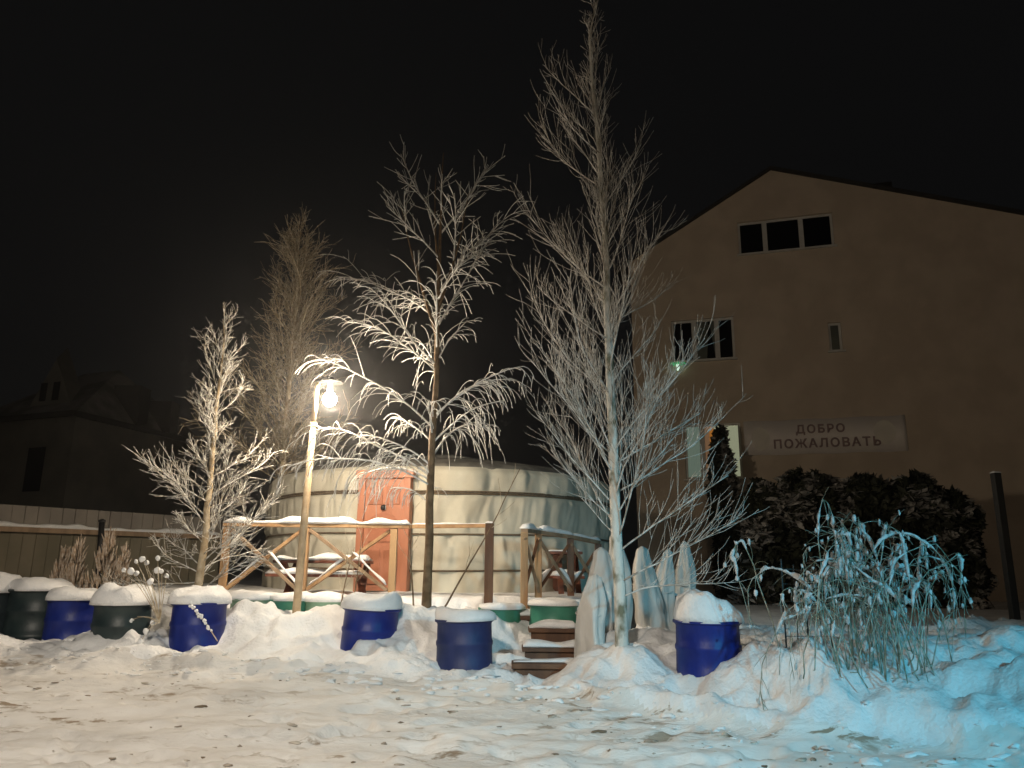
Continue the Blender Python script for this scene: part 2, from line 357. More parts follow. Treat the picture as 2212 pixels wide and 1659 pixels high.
def sheet(name, q, material):
    used = np.unique(q); remap = np.zeros(nx * ny, np.int64); remap[used] = np.arange(len(used)); q = remap[q]
    me = bpy.data.meshes.new(name); me.vertices.add(len(used)); me.vertices.foreach_set('co', allv[used].ravel())
    me.loops.add(len(q) * 4); me.loops.foreach_set('vertex_index', q.ravel().astype(np.int32))
    me.polygons.add(len(q)); me.polygons.foreach_set('loop_start', np.arange(0, len(q) * 4, 4, dtype=np.int32))
    me.polygons.foreach_set('use_smooth', np.ones(len(q), bool)); me.update(); me.validate()
    me.materials.append(material)
    return tag(link(bpy.data.objects.new(name, me)), kind='structure')
sheet('road', quads[isroad], M['road'])
sheet('snow_ground', quads[~isroad], M['snow_bank'])

# ------------------------------------------------------------------ the big rendered house on the right
HA = at(1520, 733, 24); HU = np.array([0.957, -0.289, 0]); HN = np.array([-0.289, -0.957, 0])
def hp(u, z, d=0.0): return np.array([HA[0], HA[1], 0]) + HU * u + HN * d + np.array([0, 0, z])
def hbox(mb, u0, u1, z0, z1, d0, d1):
    v = [hp(u0, z0, d0), hp(u1, z0, d0), hp(u1, z0, d1), hp(u0, z0, d1), hp(u0, z1, d0), hp(u1, z1, d0), hp(u1, z1, d1), hp(u0, z1, d1)]
    mb.add(v, [(0, 1, 2, 3), (7, 6, 5, 4), (4, 5, 1, 0), (5, 6, 2, 1), (6, 7, 3, 2), (7, 4, 0, 3)])
    return mb
house = thing('house', hp(4, 0.6), 'tall beige rendered house with gable roof and welcome banner behind the trees', 'house')
AP = (2.43, 14.28); SL, SR = 0.58, 0.36; UL, UR = -2.3, 13.5
def ztop(u): return AP[1] - (SL * (AP[0] - u) if u < AP[0] else SR * (u - AP[0]))
WINS = {'g': (1.26, 4.18, 11.40, 12.55), 'm': (-1.02, 0.96, 7.92, 9.32), 's': (3.76, 4.14, 7.94, 8.87), 'l': (-0.75, 0.98, 4.1, 5.85)}
zs = sorted({0.3, 15} | {v for q in WINS.values() for v in q[2:]} | {ztop(UL), ztop(UR)})
mb = MB()
for z0, z1 in zip(zs[:-1], zs[1:]):
    if z0 >= AP[1]: break
    z1c = min(z1, AP[1] - 1e-3)
    cuts = [(q[0], q[1]) for q in WINS.values() if q[2] <= z0 + 1e-6 and q[3] >= z1 - 1e-6]
    cuts.sort(); segs = []; x = None
    def lim(z): return max(UL, AP[0] - (AP[1] - z) / SL), min(UR, AP[0] + (AP[1] - z) / SR)
    (l0, r0), (l1, r1) = lim(z0), lim(z1c)
    edges = [(l0, l1)] + [e for c in cuts for e in ((c[0], c[0]), (c[1], c[1]))] + [(r0, r1)]
    for k in range(0, len(edges), 2):
        a, b = edges[k], edges[k + 1]
        mb.add([hp(a[0], z0), hp(b[0], z0), hp(b[1], z1c), hp(a[1], z1c)], [(0, 1, 2, 3)])
for q in WINS.values():                                               # reveals
    a, b, c, d = q
    for (p0, p1) in (((a, c), (b, c)), ((b, c), (b, d)), ((b, d), (a, d)), ((a, d), (a, c))):
        mb.add([hp(*p0), hp(*p1), hp(*p1, -0.22), hp(*p0, -0.22)], [(0, 1, 2, 3)])
zl, zr = ztop(UL), ztop(UR)
mb.add([hp(UL, .3), hp(UL, zl), hp(UL, zl, -11), hp(UL, .3, -11)], [(0, 1, 2, 3)])
mb.add([hp(UR, .3), hp(UR, zr), hp(UR, zr, -11), hp(UR, .3, -11)], [(0, 1, 2, 3)])
mb.build('wall', M['render'], house)
rb = MB()
for s, k in ((-1, SL), (1, SR)):
    ue = UL - 0.5 if s < 0 else UR + 0.5
    v = []
    for u in (AP[0], ue):
        zt = ztop(u) + 0.005
        for d in (0.13, -11.4):
            v += [hp(u, zt, d), hp(u, zt + 0.1, d)]
    rb.add(v, [(0, 1, 5, 4), (2, 6, 7, 3), (1, 3, 7, 5), (0, 4, 6, 2), (4, 5, 7, 6), (0, 2, 3, 1)])
roof = rb.build('roof', M['roof'], house)
hbox(MB(), 5.75, 6.25, 12.6, 13.95, -1.2, -1.8).build('chimney', M['roof'], roof)
def window(q, splits, cur=None, glass='glass'):
    a, b, c, d = q; us = [a] + splits + [b]
    root = MB(); fr = 0.075
    hbox(root, a, b, d - fr, d, -0.10, -0.16); hbox(root, a, b, c, c + fr, -0.10, -0.16)
    for i, u in enumerate(us):
        u0, u1 = (u, u + fr) if i == 0 else ((u - fr, u) if i == len(us) - 1 else (u - fr, u + fr))
        hbox(root, u0, u1, c + fr, d - fr, -0.098, -0.158)
    wdw = root.build('window', M['pvc'], house)
    for u0, u1 in zip(us[:-1], us[1:]):
        hbox(MB(), u0 + fr * .8, u1 - fr * .8, c + fr, d - fr, -0.125, -0.14).build('pane', M[glass], wdw)
    hbox(MB(), a - 0.06, b + 0.06, c - 0.05, c - 0.002, 0.12, -0.09).build('sill', M['pvc'], wdw)
    return wdw
window(WINS['g'], [2.10, 3.22])
wm = window(WINS['m'], [-0.30, 0.42])
for u0, u1, u2 in ((-0.22, 0.16, 0.08), (0.36, 0.20, 0.34)):
    c = MB(); c.add([hp(u0, 8.0, -.122), hp(u2, 8.0, -.122), hp(u1, 9.24, -.122), hp(u0, 9.24, -.122)], [(0, 1, 2, 3)])
    c.build('curtain', M['curtain_dim'], wm)
window(WINS['s'], [], glass='glass_grey')
wl_ = window(WINS['l'], [-0.2, 0.42], glass='curtain_dim')
def drape(u0, u1, z0, z1, m):
    n = 14; uu = np.linspace(u0, u1, n); dd = -0.115 + 0.004 * np.sin(np.arange(n) * 2.1)
    v = [hp(u, z0, d) for u, d in zip(uu, dd)] + [hp(u, z1, d) for u, d in zip(uu, dd)]
    c = MB(); c.add(v, [(i, i + 1, n + i + 1, n + i) for i in range(n - 1)]); c.build('curtain', M[m], wl_, smooth=True)
for a in ((-0.67, -0.28, 4.18, 5.77, 'curt_green'), (-0.12, 0.03, 4.18, 5.77, 'curt_tan'), (0.03, 0.16, 4.18, 5.77, 'curt_orange'), (0.16, 0.34, 4.18, 5.77, 'curt_cream'), (0.5, 0.9, 4.18, 5.77, 'curt_cream')):
    drape(*a)
# green flower-shaped wall lamp under the middle window
wlmp = thing('wall_lamp', hp(-0.84, 7.6, 0.12), 'small green glowing flower-shaped lamp below the middle window', 'lamp')
p = hp(-0.84, 7.62, 0.14)
MB().lathe([(0.03, -.02), (0.055, 0.02), (0.06, 0.16), (0.035, 0.22)], 12, p).build('lamp_glass', M['white_glow'], wlmp, smooth=True)
for k in range(5):
    a = k * 2 * math.pi / 5 + 0.3; dv = HU * math.cos(a) + np.array([0, 0, 0.35]) + HN * 0.6 * math.sin(a)
    q = p + np.array([0, 0, .16])
    MB().tube([q, q + dv * .1, q + dv * .2 - (0, 0, .02), q + dv * .26 - (0, 0, .09)], [.02, .045, .04, .008], 6).build('petal', M['green_glow'], wlmp, smooth=True)
MB().bar(hp(-0.84, 7.84, 0.005), hp(-0.84, 7.84, 0.14), .03, .03).build('bracket', M['iron'], wlmp)
# banner
ban = thing('banner', hp(3.3, 4.78, 0.02), 'pale vinyl banner with two lines of dark lettering on the house wall', 'banner')
bu0, bu1, bz0, bz1 = 1.07, 5.64, 4.78, 5.85
bm_ = MB(); n = 40; v = []; f = []
for j, z in enumerate((bz0, bz1)):
    for i in range(n): u = bu0 + (bu1 - bu0) * i / (n - 1); v.append(hp(u, z + 0.012 * math.sin(i * .5), 0.03 + 0.006 * math.sin(i * .9)))
f = [(i, i + 1, n + i + 1, n + i) for i in range(n - 1)]
bm_.add(v, f); sh = bm_.build('sheet', M['banner'], ban, smooth=True)
so = sh.modifiers.new('thick', 'SOLIDIFY'); so.thickness = 0.004
def text_mesh(name, body, uc, zc, size, m, parent):
    c = bpy.data.curves.new(name, 'FONT'); c.body = body; c.size = size; c.align_x = 'CENTER'; c.space_character = 1.25; c.bevel_depth = 0.011; c.bevel_resolution = 0
    t = bpy.data.objects.new('tmp', c); col.objects.link(t)
    bpy.context.view_layer.update()
    me = bpy.data.meshes.new_from_object(t.evaluated_get(bpy.context.evaluated_depsgraph_get()))
    bpy.data.objects.remove(t)
    off = np.array(parent.location[:])
    for vv in me.vertices:
        x, z, e_ = vv.co; vv.co = tuple(hp(uc + x, zc + z, 0.05 + e_) - off)
    me.name = name; me.materials.clear(); me.materials.append(m)
    return link(bpy.data.objects.new(name, me), parent)
text_mesh('lettering', 'ДОБРО', 3.28, 5.42, 0.34, M['ink'], ban)
text_mesh('lettering', 'ПОЖАЛОВАТЬ', 3.42, 4.98, 0.36, M['ink'], ban)
for uc, uw, zz in ((1.55, .27, 5.28), (5.05, .3, 5.36)):
    k = 28; v = [hp(uc + uw * math.cos(a), zz + .36 * math.sin(a), .046) for a in np.linspace(0, 2 * math.pi, k, endpoint=False)]
    e = MB(); e.add(v, [tuple(range(k))]); e.build('printed_ornament', M['ink_pale'], ban)

# ------------------------------------------------------------------ dark neighbouring house on the left
NC = at(165, 893, 23)
def solve_depth(px, py, z):
    lo, hi = 5, 80
    d = ray(px, py); return d[1] * (z - CAM_H) / d[2]
ze = NC[2]
NL = at(-60, 912, solve_depth(-60, 912, ze)); NR = at(430, 957, solve_depth(430, 957, ze))
nb = thing('neighbour_house', (NC[0], NC[1], 0.6), 'dim grey house with snowy roof in the dark at far left', 'house')
def low(p, z): return np.array([p[0], p[1], z])
NB = NL + (NR - NC)
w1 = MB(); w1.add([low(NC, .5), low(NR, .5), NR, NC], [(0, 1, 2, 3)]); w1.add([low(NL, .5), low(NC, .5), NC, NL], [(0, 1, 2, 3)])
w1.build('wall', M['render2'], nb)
cen = (NC + NR + NL + NB) / 4 + np.array([0, 0, 2.2])
def outw(p): q = p + (p - cen) * 0.09; q[2] = ze - 0.05; return q
oc, onr, onl, onb = outw(NC), outw(NR), outw(NL), outw(NB)
ri = MB(); r1 = cen + (NL - NC) * .18; r2 = cen - (NL - NC) * .18
ri.add([oc, onr, onb, onl, r1, r2], [(0, 1, 5), (1, 2, 4, 5), (2, 3, 4), (3, 0, 5, 4)])
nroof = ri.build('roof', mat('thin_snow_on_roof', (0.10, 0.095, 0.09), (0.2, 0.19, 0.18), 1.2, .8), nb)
gt = MB()
for a, b in ((oc, onr), (onl, oc)): gt.bar(a, b, 0.12, 0.16)
gt.build('eave_board', M['roof'], nroof)
d1 = unit(NR - NC); c1 = oc + (onr - oc) * 0.33 + (cen - oc) * .22
ch = MB(); ch.bar(c1 + (0, 0, -.4), c1 + (0, 0, .95), .9, .7); ch.bar(c1 + d1 * 1.3 + (0, 0, -.4), c1 + d1 * 1.3 + (0, 0, .7), 1.2, .7)
ch.build('chimney', M['roof'], nroof)
dl = unit(NL - NC)
g0 = oc + (onl - oc) * .28 + (cen - oc) * .25
gm = MB(); gl = g0 - dl * .9; gr = g0 + dl * .9; back = (cen - oc) * .35
pk = g0 + np.array([0, 0, 1.5])
gm.add([gl, gr, pk, gl + back, gr + back, pk + back], [(0, 1, 2), (0, 2, 5, 3), (1, 4, 5, 2)])
dorm = gm.build('dormer', M['render2'], nroof)
nn_ = unit(np.cross(dl, (0, 0, 1)));
if nn_[1] > 0: nn_ = -nn_
for s in (-.36, .2):
    q = g0 + dl * s + nn_ * .02 + np.array([0, 0, .12])
    wq = MB(); wq.add([q, q + dl * .3, q + dl * .3 + (0, 0, .6), q + (0, 0, .6)], [(0, 1, 2, 3)])
    pz = wq.build('dormer_window', M['glass'], nroof)
q = NC + (NL - NC) * .20 + nn_ * .03; q[2] = ze - 2.4
wq = MB(); wq.add([q, q + dl * .9, q + dl * .9 + (0, 0, 1.5), q + (0, 0, 1.5)], [(0, 1, 2, 3)])
wv = wq.build('window', M['render2'], nb)
q2 = q + nn_ * .02 + dl * .08 + np.array([0, 0, .08])
wq = MB(); wq.add([q2, q2 + dl * .74, q2 + dl * .74 + (0, 0, 1.34), q2 + (0, 0, 1.34)], [(0, 1, 2, 3)]); wq.build('pane', M['glass'], wv)

# sheet fence on the left: upper beige boards, snow ledge, olive boards below
FA = at(-60, 1085, 14.0); FB = at(480, 1120, 17.5)
fen = thing('board_fence', (FA[0], FA[1], gz(FA[0], FA[1])), 'beige board fence with a snowy ledge below the dark house', 'fence')
fd = FB - FA; fl = np.hypot(fd[0], fd[1]); fu = fd / fl; nbd = 22
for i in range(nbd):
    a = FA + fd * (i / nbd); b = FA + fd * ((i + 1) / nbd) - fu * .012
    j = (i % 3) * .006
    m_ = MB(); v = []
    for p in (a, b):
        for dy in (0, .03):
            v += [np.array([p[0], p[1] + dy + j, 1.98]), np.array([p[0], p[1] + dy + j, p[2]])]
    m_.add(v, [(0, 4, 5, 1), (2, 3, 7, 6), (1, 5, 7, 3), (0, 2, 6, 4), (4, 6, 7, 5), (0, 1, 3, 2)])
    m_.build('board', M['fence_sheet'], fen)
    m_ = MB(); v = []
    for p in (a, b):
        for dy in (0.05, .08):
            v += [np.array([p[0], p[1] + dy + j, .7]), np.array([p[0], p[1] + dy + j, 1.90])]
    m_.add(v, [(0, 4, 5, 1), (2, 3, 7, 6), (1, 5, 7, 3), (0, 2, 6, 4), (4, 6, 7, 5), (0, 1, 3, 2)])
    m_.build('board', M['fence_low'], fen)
MB().bar((FA[0], FA[1] - .05, 1.93), (FB[0], FB[1] - .05, 1.93), .14, .09).build('ledge', M['wood_grey'], fen)
def snow_strip(p0, p1, wd, ht, seed=0, n=None):
    p0 = np.asarray(p0, float); p1 = np.asarray(p1, float); L = np.linalg.norm(p1 - p0)
    n = n or max(6, int(L / 0.05)); t = np.linspace(0, 1, n); d = unit(p1 - p0)
    side = unit(np.cross(d, (0, 0, 1))); up = np.cross(side, d)
    hs = ht * (0.8 + 1.0 * vnoise(t * L * 4 + seed * 7.7, t * 0 + seed, 5)); hs[0] *= .35; hs[-1] *= .35
    ws = wd * (1 + .35 * vnoise(t * L * 5 + seed * 3.1, t * 0 + 3, 6))
    prof = [(-.5, 0), (-.54, .45), (-.3, .92), (0, 1.05), (.3, .92), (.54, .45), (.5, 0)]
    k = len(prof); v = []
    for i in range(n):
        c = p0 + (p1 - p0) * t[i]
        for a, b in prof: v.append(c + side * a * ws[i] + up * b * hs[i])
    f = [(i * k + j, (i + 1) * k + j, (i + 1) * k + j + 1, i * k + j + 1) for i in range(n - 1) for j in range(k - 1)]
    f += [(i * k, i * k + k - 1, (i + 1) * k + k - 1, (i + 1) * k) for i in range(n - 1)]
    f += [tuple(range(k)), tuple((n - 1) * k + j for j in range(k))[::-1]]
    m_ = MB(); m_.add(v, f); return m_
snow_strip((FA[0], FA[1] - .05, 1.976), (FB[0], FB[1] - .05, 1.976), .15, .08, 1).build('snow', M['snow'], fen, smooth=True)
pp = at(215, 1232, 12.4); pt = at(220, 1128, 12.4)
pst = thing('pipe_post', pp, 'dark metal pipe post standing before the board fence', 'post')
MB().tube([pp - (0, 0, .3), pt], [.045, .045], 10).build('pipe', M['iron'], pst, smooth=True)
MB().lathe([(.05, 0), (.055, .03), (.02, .05)], 10, pt).build('cap', M['iron'], pst)

# ------------------------------------------------------------------ yurt
YC = np.array([-1.38, 16.3]); YR = 3.5; YZ0, YZ1 = 0.86, 2.97
yurt = thing('yurt', (YC[0], YC[1], YZ0), 'round cream canvas yurt with rope bands and a salmon door', 'yurt')
ROPES = [1.28, 1.86, 2.52]
nt, nz = 720, 44
TH, ZZ = np.meshgrid(np.linspace(0, 2 * math.pi, nt, endpoint=False), np.linspace(YZ0, YZ1, nz))
S = TH * YR
fold = np.zeros_like(S)
for rz_ in ROPES: fold += np.exp(-np.abs(ZZ - rz_) / 0.25)
wr = fbm(S * 3.3 + 1.2 * vnoise(S * 1.1, ZZ * 1.5, 71), ZZ * 0.9, 3, 61)
wr2 = fbm(S * 7.5 + 2.0 * vnoise(S * 1.3, ZZ * 2.2, 73), ZZ * 1.4, 2, 64)
RR = YR + 0.12 * wr * (0.4 + 0.6 * np.clip(fold, 0, 1)) + 0.06 * wr2 * np.clip(fold, 0, 1) + 0.02 * fbm(S * 0.8, ZZ * 0.8, 2, 66)
for rz_ in ROPES: RR = RR + (YR - .012 - RR) * np.exp(-((ZZ - rz_) / 0.06) ** 2)
RR -= 0.10 * sstep((ZZ - 2.88) / 0.1)
v = np.stack([YC[0] + RR * np.cos(TH), YC[1] + RR * np.sin(TH), ZZ], -1).reshape(-1, 3)
f = [(j * nt + i, j * nt + (i + 1) % nt, (j + 1) * nt + (i + 1) % nt, (j + 1) * nt + i) for j in range(nz - 1) for i in range(nt)]
m_ = MB(); m_.add(v, f); m_.build('canvas_wall', M['canvas'], yurt, smooth=True)
th = np.linspace(0, 2 * math.pi, 121)
for k, rz_ in enumerate(ROPES):
    for dz in ((0, .035) if k == 2 else (0,)):
        rr = YR + .004 + 0.006 * np.sin(th * 37)
        MB().tube(np.stack([YC[0] + rr * np.cos(th), YC[1] + rr * np.sin(th), rz_ + dz + .012 * np.sin(th * 5)], -1), .017, 6, cap=False).build('rope', M['rope'], yurt, smooth=True)
m_ = MB(); m_.lathe([(YR - .09, YZ1 - .05), (YR - .13, YZ1 + .02), (YR - .3, YZ1 + .09), (YR * .8, YZ1 + .2), (YR * .5, YZ1 + .38), (.62, YZ1 + .52)], 96, (YC[0], YC[1], 0)); 
yroof = m_.build('roof', M['roofcloth'], yurt, smooth=True)
m_ = MB(); m_.lathe([(.64, YZ1 + .5), (.64, YZ1 + .58), (.4, YZ1 + .64), (.02, YZ1 + .66)], 32, (YC[0], YC[1], 0)); m_.build('crown_cover', M['roofcloth'], yroof, smooth=True)
# door, set on the wall towards the camera
dc = np.array([at(832, 1150, 12.95)[0], 12.86]); dn = unit(np.array([dc[0] - YC[0], dc[1] - YC[1], 0])); du = np.array([-dn[1], dn[0], 0])
if du[0] < 0: du = -du
DO = np.array([YC[0], YC[1], 0]) + dn * (YR + .02)
def dbox(m_, a0, a1, z0, z1, d0, d1):
    v = [DO + du * a + dn * d + np.array([0, 0, z]) for z in (z0, z1) for (a, d) in ((a0, d0), (a1, d0), (a1, d1), (a0, d1))]
    m_.add(v, [(0, 1, 2, 3), (7, 6, 5, 4), (0, 4, 5, 1), (1, 5, 6, 2), (2, 6, 7, 3), (3, 7, 4, 0)]); return m_
DZ0, DZ1 = .93, 2.84
m_ = MB(); dbox(m_, -.33, .33, DZ0 + .02, DZ1 - .1, -.1, .05); door = m_.build('door', M['door'], yurt)
for a0, a1, z0, z1 in ((-.27, -.03, 1.05, 1.6), (.03, .27, 1.05, 1.6), (-.27, -.03, 2.32, 2.62), (.03, .27, 2.32, 2.62)):
    dbox(MB(), a0, a1, z0, z1, .05, .068).build('panel', M['door2'], door, bevel=.008)
k = 24; arc = [(-.25, 1.72), (.25, 1.72)] + [(.25 * math.cos(a), 2.02 + .16 * math.sin(a)) for a in np.linspace(0, math.pi, k)]
nn = len(arc); v = [DO + du * a + dn * .052 + np.array([0, 0, z]) for a, z in arc] + [DO + du * a + dn * .07 + np.array([0, 0, z]) for a, z in arc]
m_ = MB(); m_.add(v, [tuple(range(nn, 2 * nn))] + [(i, (i + 1) % nn, nn + (i + 1) % nn, nn + i) for i in range(nn)]); m_.build('panel', M['door2'], door)
hd = DO + du * -.0 + dn * .09 + np.array([0, 0, 2.27]); m_ = MB(); m_.lump(hd, (.045, .03, .05), .1); m_.build('handle', M['iron'], door, smooth=True)
for a0, a1 in ((-.45, -.335), (.335, .45)): dbox(MB(), a0, a1, DZ0 - .05, DZ1, -.12, .09).build('door_post', M['door'], yurt, bevel=.01)
dbox(MB(), -.50, .50, DZ1 - .095, DZ1 + .04, -.12, .11).build('lintel', M['door'], yurt, bevel=.01)

# ------------------------------------------------------------------ terrace railings
def fence_post(parent, px, pyt, pyb, d, wd=.09, m='wood', topz=None):
    a = at(px, pyb, d); b = at(px, pyt, d)
    a = np.array([a[0], a[1], gz(a[0], a[1]) - .15]); b = np.array([a[0], a[1], topz or b[2]])
    return MB().bar(a, b, wd, wd, up=(0, 1, 0)).build('post', M[m], parent, bevel=.006)
fz = 1.885
rl = thing('terrace_railing', at(660, 1285, 11.2), 'pine terrace railing with crossed braces and thick snow on its rail before the yurt', 'railing')
p490, p660, p850 = at(492, 1140, 11.25), at(662, 1140, 11.25), at(852, 1140, 11.25)
for p in (p490, p660, p850):
    MB().bar((p[0], p[1], .78), (p[0], p[1], fz - .03), .1, .09, up=(0, 1, 0)).build('post', M['wood'], rl, bevel=.006)
xr0, xr1, xr2 = p490[0] - .06, p850[0] + .22, at(1062, 1130, 11.0)[0]
MB().bar((xr0, 11.25, fz), (xr1, 11.25, fz), .11, .05).build('rail', M['wood'], rl, bevel=.005)
MB().bar((xr1 + .01, 11.24, fz), (xr2, 11.0, fz + .01), .07, .05).build('rail', M['wood'], rl, bevel=.005)
snow_strip((xr0, 11.25, fz + .026), (xr1, 11.25, fz + .026), .13, .085, 3).build('snow', M['snow'], rl, smooth=True)
snow_strip((xr1 + .02, 11.24, fz + .026), (xr2, 11.0, fz + .036), .07, .03, 4).build('snow', M['snow'], rl, smooth=True)
for a, b in ((p490, p660), (p660, p850)):
    q0, q1 = np.array([a[0] + .06, 11.22, fz - .06]), np.array([b[0] - .06, 11.22, 1.0])
    MB().bar(q0, q1, .045, .09, up=(0, 1, 0)).build('brace', M['wood_grey'], rl, bevel=.004)
    q0, q1 = np.array([a[0] + .06, 11.275, 1.0]), np.array([b[0] - .06, 11.275, fz - .06])
    MB().bar(q0, q1, .045, .09, up=(0, 1, 0)).build('brace', M['wood'], rl, bevel=.004)
    mid = (q0 * .55 + q1 * .45)
    snow_strip(q0 + (0.02, 0, .055), mid + (0, 0, .055), .05, .04, 6).build('snow', M['snow'], rl, smooth=True)
    q0, q1 = np.array([(a[0] + b[0]) / 2 + .05, 11.22, 1.47]), np.array([b[0] - .08, 11.22, 1.02])
    snow_strip(q0 + (0, 0, .05), q1 + (0, 0, .05), .05, .035, 8).build('snow', M['snow'], rl, smooth=True)
e = at(1055, 1300, 10.95)
gp = thing('gate_post', (e[0], 10.95, .8), 'dark brown square post at the open end of the railing by the steps', 'post')
MB().bar((e[0], 10.95, .72), (e[0], 10.95, fz + .04), .12, .1, up=(0, 1, 0)).build('shaft', M['wood_dark'], gp, bevel=.008)
snow_strip((e[0] - .06, 10.95, fz + .04), (e[0] + .06, 10.95, fz + .04), .1, .025, 2).build('snow', M['snow'], gp, smooth=True)

r2 = thing('stair_railing', at(1200, 1300, 11.4), 'pine railing with narrow and wide crosses right of the steps', 'railing')
A0 = at(1133, 1146, 10.75); A1 = at(1163, 1150, 11.5); A2 = at(1232, 1160, 12.0); A3 = at(1292, 1172, 12.5)
zb = .95
for p, m in ((A0, 'wood'), (A1, 'wood'), (A2, 'wood_dark'), (A3, 'wood_dark')):
    MB().bar((p[0], p[1], .75), (p[0], p[1], p[2] - .02), .1, .085, up=(0, 1, 0)).build('post', M[m], r2, bevel=.006)
for a, b, s in ((A0, A1, 1), (A1, A2, 2), (A2, A3, 3)):
    MB().bar(a, b, .1, .05).build('rail', M['wood_grey'], r2, bevel=.005)
    snow_strip(a + (0, 0, .026), b + (0, 0, .026), .12, .07, 10 + s).build('snow', M['snow'], r2, smooth=True)
    for o_, m in ((-.03, 'wood_grey'), (.03, 'wood_dark')):
        t0, t1 = (a, b) if o_ < 0 else (b, a)
        q0 = np.array([t0[0], t0[1] + o_, t0[2] - .08]); q1 = np.array([t1[0], t1[1] + o_, zb + .06])
        MB().bar(q0, q1, .045, .085, up=(0, 1, 0)).build('brace', M[m], r2, bevel=.004)
        if s > 1:
            snow_strip(q0 * .35 + q1 * .65 + (0, 0, .055), q1 + (0, 0, .07), .05, .05, 20 + s).build('snow', M['snow'], r2, smooth=True)

# picnic tables behind the railings
def picnic(px0, px1, py, d, label):
    a = at(px0, py, d); b = at(px1, py, d); z = a[2]; gzv = .9
    t = thing('picnic_table', ((a[0] + b[0]) / 2, d, gzv), label, 'table', 'snow covered picnic tables on the terrace')
    for k in range(4): MB().box((a[0], d - .3 + k * .155, z - .04), (b[0], d - .3 + k * .155 + .145, z)).build('plank', M['redwood'], t, bevel=.004)
    snow_strip((a[0] + .01, d, z + .002), (b[0] - .01, d, z + .002), .62, .09, 31 + px0).build('snow', M['snow'], t, smooth=True)
    for x in (a[0] + .15, b[0] - .15):
        MB().bar((x, d - .25, z - .04), (x + .02, d + .35, gzv - .05), .06, .09, up=(1, 0, 0)).build('leg', M['redwood'], t)
        MB().bar((x + .065, d + .25, z - .04), (x + .085, d - .35, gzv - .05), .06, .09, up=(1, 0, 0)).build('leg', M['redwood'], t)
    MB().box((a[0], d - .62, gzv + .27), (b[0], d - .40, gzv + .31)).build('bench_seat', M['redwood'], t, bevel=.004)
    snow_strip((a[0], d - .51, gzv + .312), (b[0], d - .51, gzv + .312), .22, .08, 37 + px0).build('snow', M['snow'], t, smooth=True)
picnic(602, 800, 1210, 12.0, 'red-brown picnic table under snow behind the long railing')
picnic(1180, 1255, 1192, 13.3, 'small snowy picnic table behind the crossed railing right of the steps')

# ------------------------------------------------------------------ lamp post
LB = at(640, 1312, 10.3); LT = at(684, 838, 10.3); LL = at(712, 863, 10.3)
lp = thing('lamp_post', (LB[0], LB[1], gz(LB[0], LB[1])), 'slim lamp post with a lit lamp rising before the yurt', 'lamp post')
mid = LB + (LT - LB) * .82
MB().tube([LB - (0, 0, .35), LB + (LT - LB) * .35, mid], [.054, .05, .044], 14).build('pole', M['post_paint'], lp, smooth=True)
MB().tube([mid - (LT - LB) * .01, mid + (LT - LB) * .012], [.05, .05], 14).build('collar', M['post_paint'], lp, smooth=True)
MB().tube([mid, LT, LT + (0.01, 0, .08)], [.036, .034, .032], 14).build('upper_pole', M['post_paint'], lp, smooth=True)
MB().tube([LT + (0.01, 0, .04), LT + (.07, 0, .13), LT + (.17, 0, .15)], [.022, .02, .018], 8).build('arm', M['iron'], lp, smooth=True)
hd = LL + np.array([0, 0, .05])
MB().lathe([(.035, .26), (.05, .22), (.17, .20), (.17, .185), (.05, .19), (.045, .05), (.03, .03)], 24, hd).build('lamp_cap', M['iron'], lp, smooth=True)
bm2 = MB(); bm2.lathe([(.02, .05), (.06, .03), (.085, -.02), (.09, -.06), (.07, -.11), (.03, -.14), (.005, -.145)], 20, hd)
bm2.build('lamp_globe', mat('lit_lamp_globe', (1, .95, .85), emit=(1.0, 0.83, 0.62), es=1480), lp, smooth=True)

